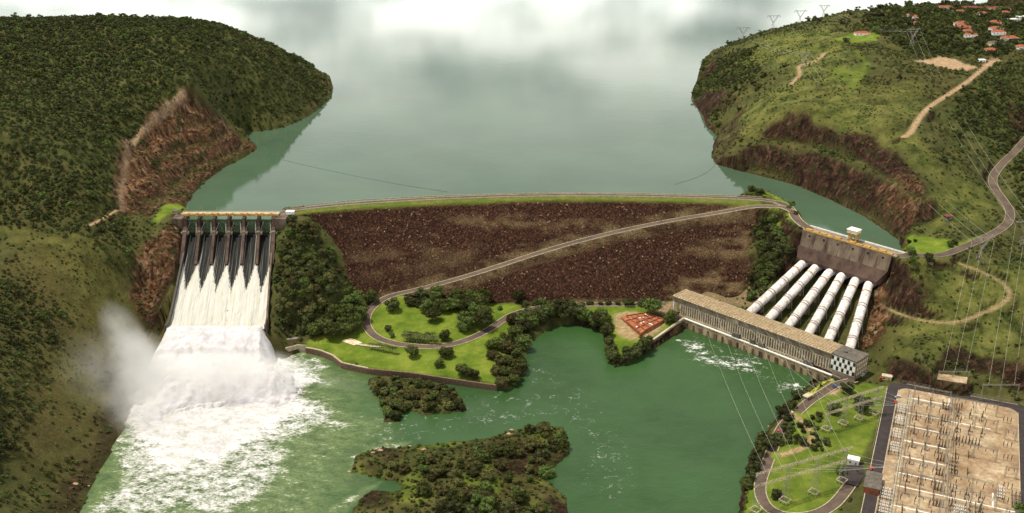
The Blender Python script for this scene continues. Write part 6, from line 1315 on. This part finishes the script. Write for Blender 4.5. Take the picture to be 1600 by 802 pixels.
dens = .22 + .78 * np.clip((noiseA - .46) * 6, 0, 1)
dens = np.where(open_ > .5, .26 + .74 * np.clip((noiseA - .56) * 9, 0, 1), dens)
dens = np.maximum(dens, wood * .88); dens = dens * (1 - .88 * np.clip(rock, 0, 1)) * (1 - np.clip(lawn * 1.6, 0, 1)) * (1 - np.clip(dirt * 1.8, 0, 1))
dens = np.where(isl2, .85 * (1 - .6 * rock), dens); dens[builtmask | damm | inR | (inV & ~inI)] = 0
dens = np.where((Z < .4), 0, dens)
rr = np.random.default_rng(77)
def pixof(x, y, z):
    dz = z - CAM_H; d = y * cP - dz * sP; return 800 + FPX * x / d, 401 - FPX * (y * sP + dz * cP) / d
def sample(step, x0, x1, y0, y1, Fd, jit_=.5):
    gx_, gy_ = np.meshgrid(np.arange(x0, x1, step), np.arange(y0, y1, step), indexing='ij'); gx_ = gx_.ravel() + rr.uniform(-step * jit_, step * jit_, gx_.size); gy_ = gy_.ravel() + rr.uniform(-step * jit_, step * jit_, gy_.size)
    z = G(gx_, gy_); px, py = pixof(gx_, gy_, z); ok = (px > -60) & (px < 1660) & (py > -30) & (py < 860) & (rr.uniform(size=gx_.size) < field(Fd, gx_, gy_)); return np.stack([gx_[ok], gy_[ok], z[ok] - .3], 1)
P1 = sample(4.9, -1000, 1150, 560, 2050, dens); s1 = rr.uniform(.55, 1.25, len(P1)) ** 1.0
wd1 = field(wood, P1[:, 0], P1[:, 1]); op1 = field(open_, P1[:, 0], P1[:, 1]); s1 = s1 * (.54 + .27 * wd1) * np.where(op1 > .5, .75, 1) * (.75 + .6 * fbm(P1[:, 0], P1[:, 1], 60, 3, 210))
pro_d = [protomesh('scrub', 'leaf_dark', 4.2, 5.6, 150, 300 + k) for k in range(3)] + [protomesh('scrub', 'leaf', 4.0, 5.0, 150, 310 + k) for k in range(2)]
pro_g = [protomesh('scrub', 'leaf', 4.0, 4.6, 150, 320 + k) for k in range(2)] + [protomesh('scrub', 'leaf_dry', 3.8, 4.2, 140, 330 + k) for k in range(2)] + [protomesh('scrub', 'leaf_dark', 4.0, 5.0, 150, 335)]
isw = (wd1 > .5)
scatter('woodland', pro_d, P1[isw], s1[isw], None, 'dense dark scrub wood covering the hillsides'); scatter('scrub', pro_g, P1[~isw], s1[~isw], None, 'scattered scrub and bushes over the grassy slopes')
# big darker trees standing out of the scrub
dens2 = np.where(wood > .5, .24, .05 * (open_ < .5)) * (1 - np.clip(rock, 0, 1)) * (1 - np.clip(lawn * 2, 0, 1)) * (1 - np.clip(dirt * 2, 0, 1)); vil = zone([(1350, 40), (1420, 8), (1600, 5), (1640, 60), (1560, 92), (1520, 88), (1430, 90), (1400, 70)], 12, 10); dens2 = np.where(vil > .5, .45, dens2)
dens2[builtmask | damm | inR | inV] = 0; dens2 = np.where(Z < 2, 0, dens2)
P2 = sample(11, -1000, 1150, 560, 2050, dens2); vs_ = field(vil, P2[:, 0], P2[:, 1])
scatter('woodland', [protomesh('treetop', 'leaf_dark', 5.5, 9, 320, 400 + k, .6, 10) for k in range(2)] + [protomesh('treetop', 'leaf', 5.2, 8, 320, 410, .6, 10)], P2, rr.uniform(.45, 1.3, len(P2)) * (1 + .15 * vs_), None, 'taller trees standing in the hillside woods')
# grass tufts and low growth on rock and dam benches
dens3 = np.clip(rock, 0, 1) * np.clip((fbm(X, Y, 20, 3, 220) - .48) * 4, 0, .6); dens3[builtmask | damm | inR | inV] = 0
P3 = sample(5, -700, 760, 560, 1500, dens3); scatter('scrub', [protomesh('tuft', 'leaf_dry', 2.4, 2.4, 70, 420, .45, 4), protomesh('tuft', 'leaf_dark', 2.2, 2.4, 70, 421, .45, 4)], P3, rr.uniform(.5, 1.2, len(P3)), None, 'low scrub clinging to the cut rock')
print('scatter', len(P1), len(P2), len(P3), 'objects', len(bpy.data.objects))
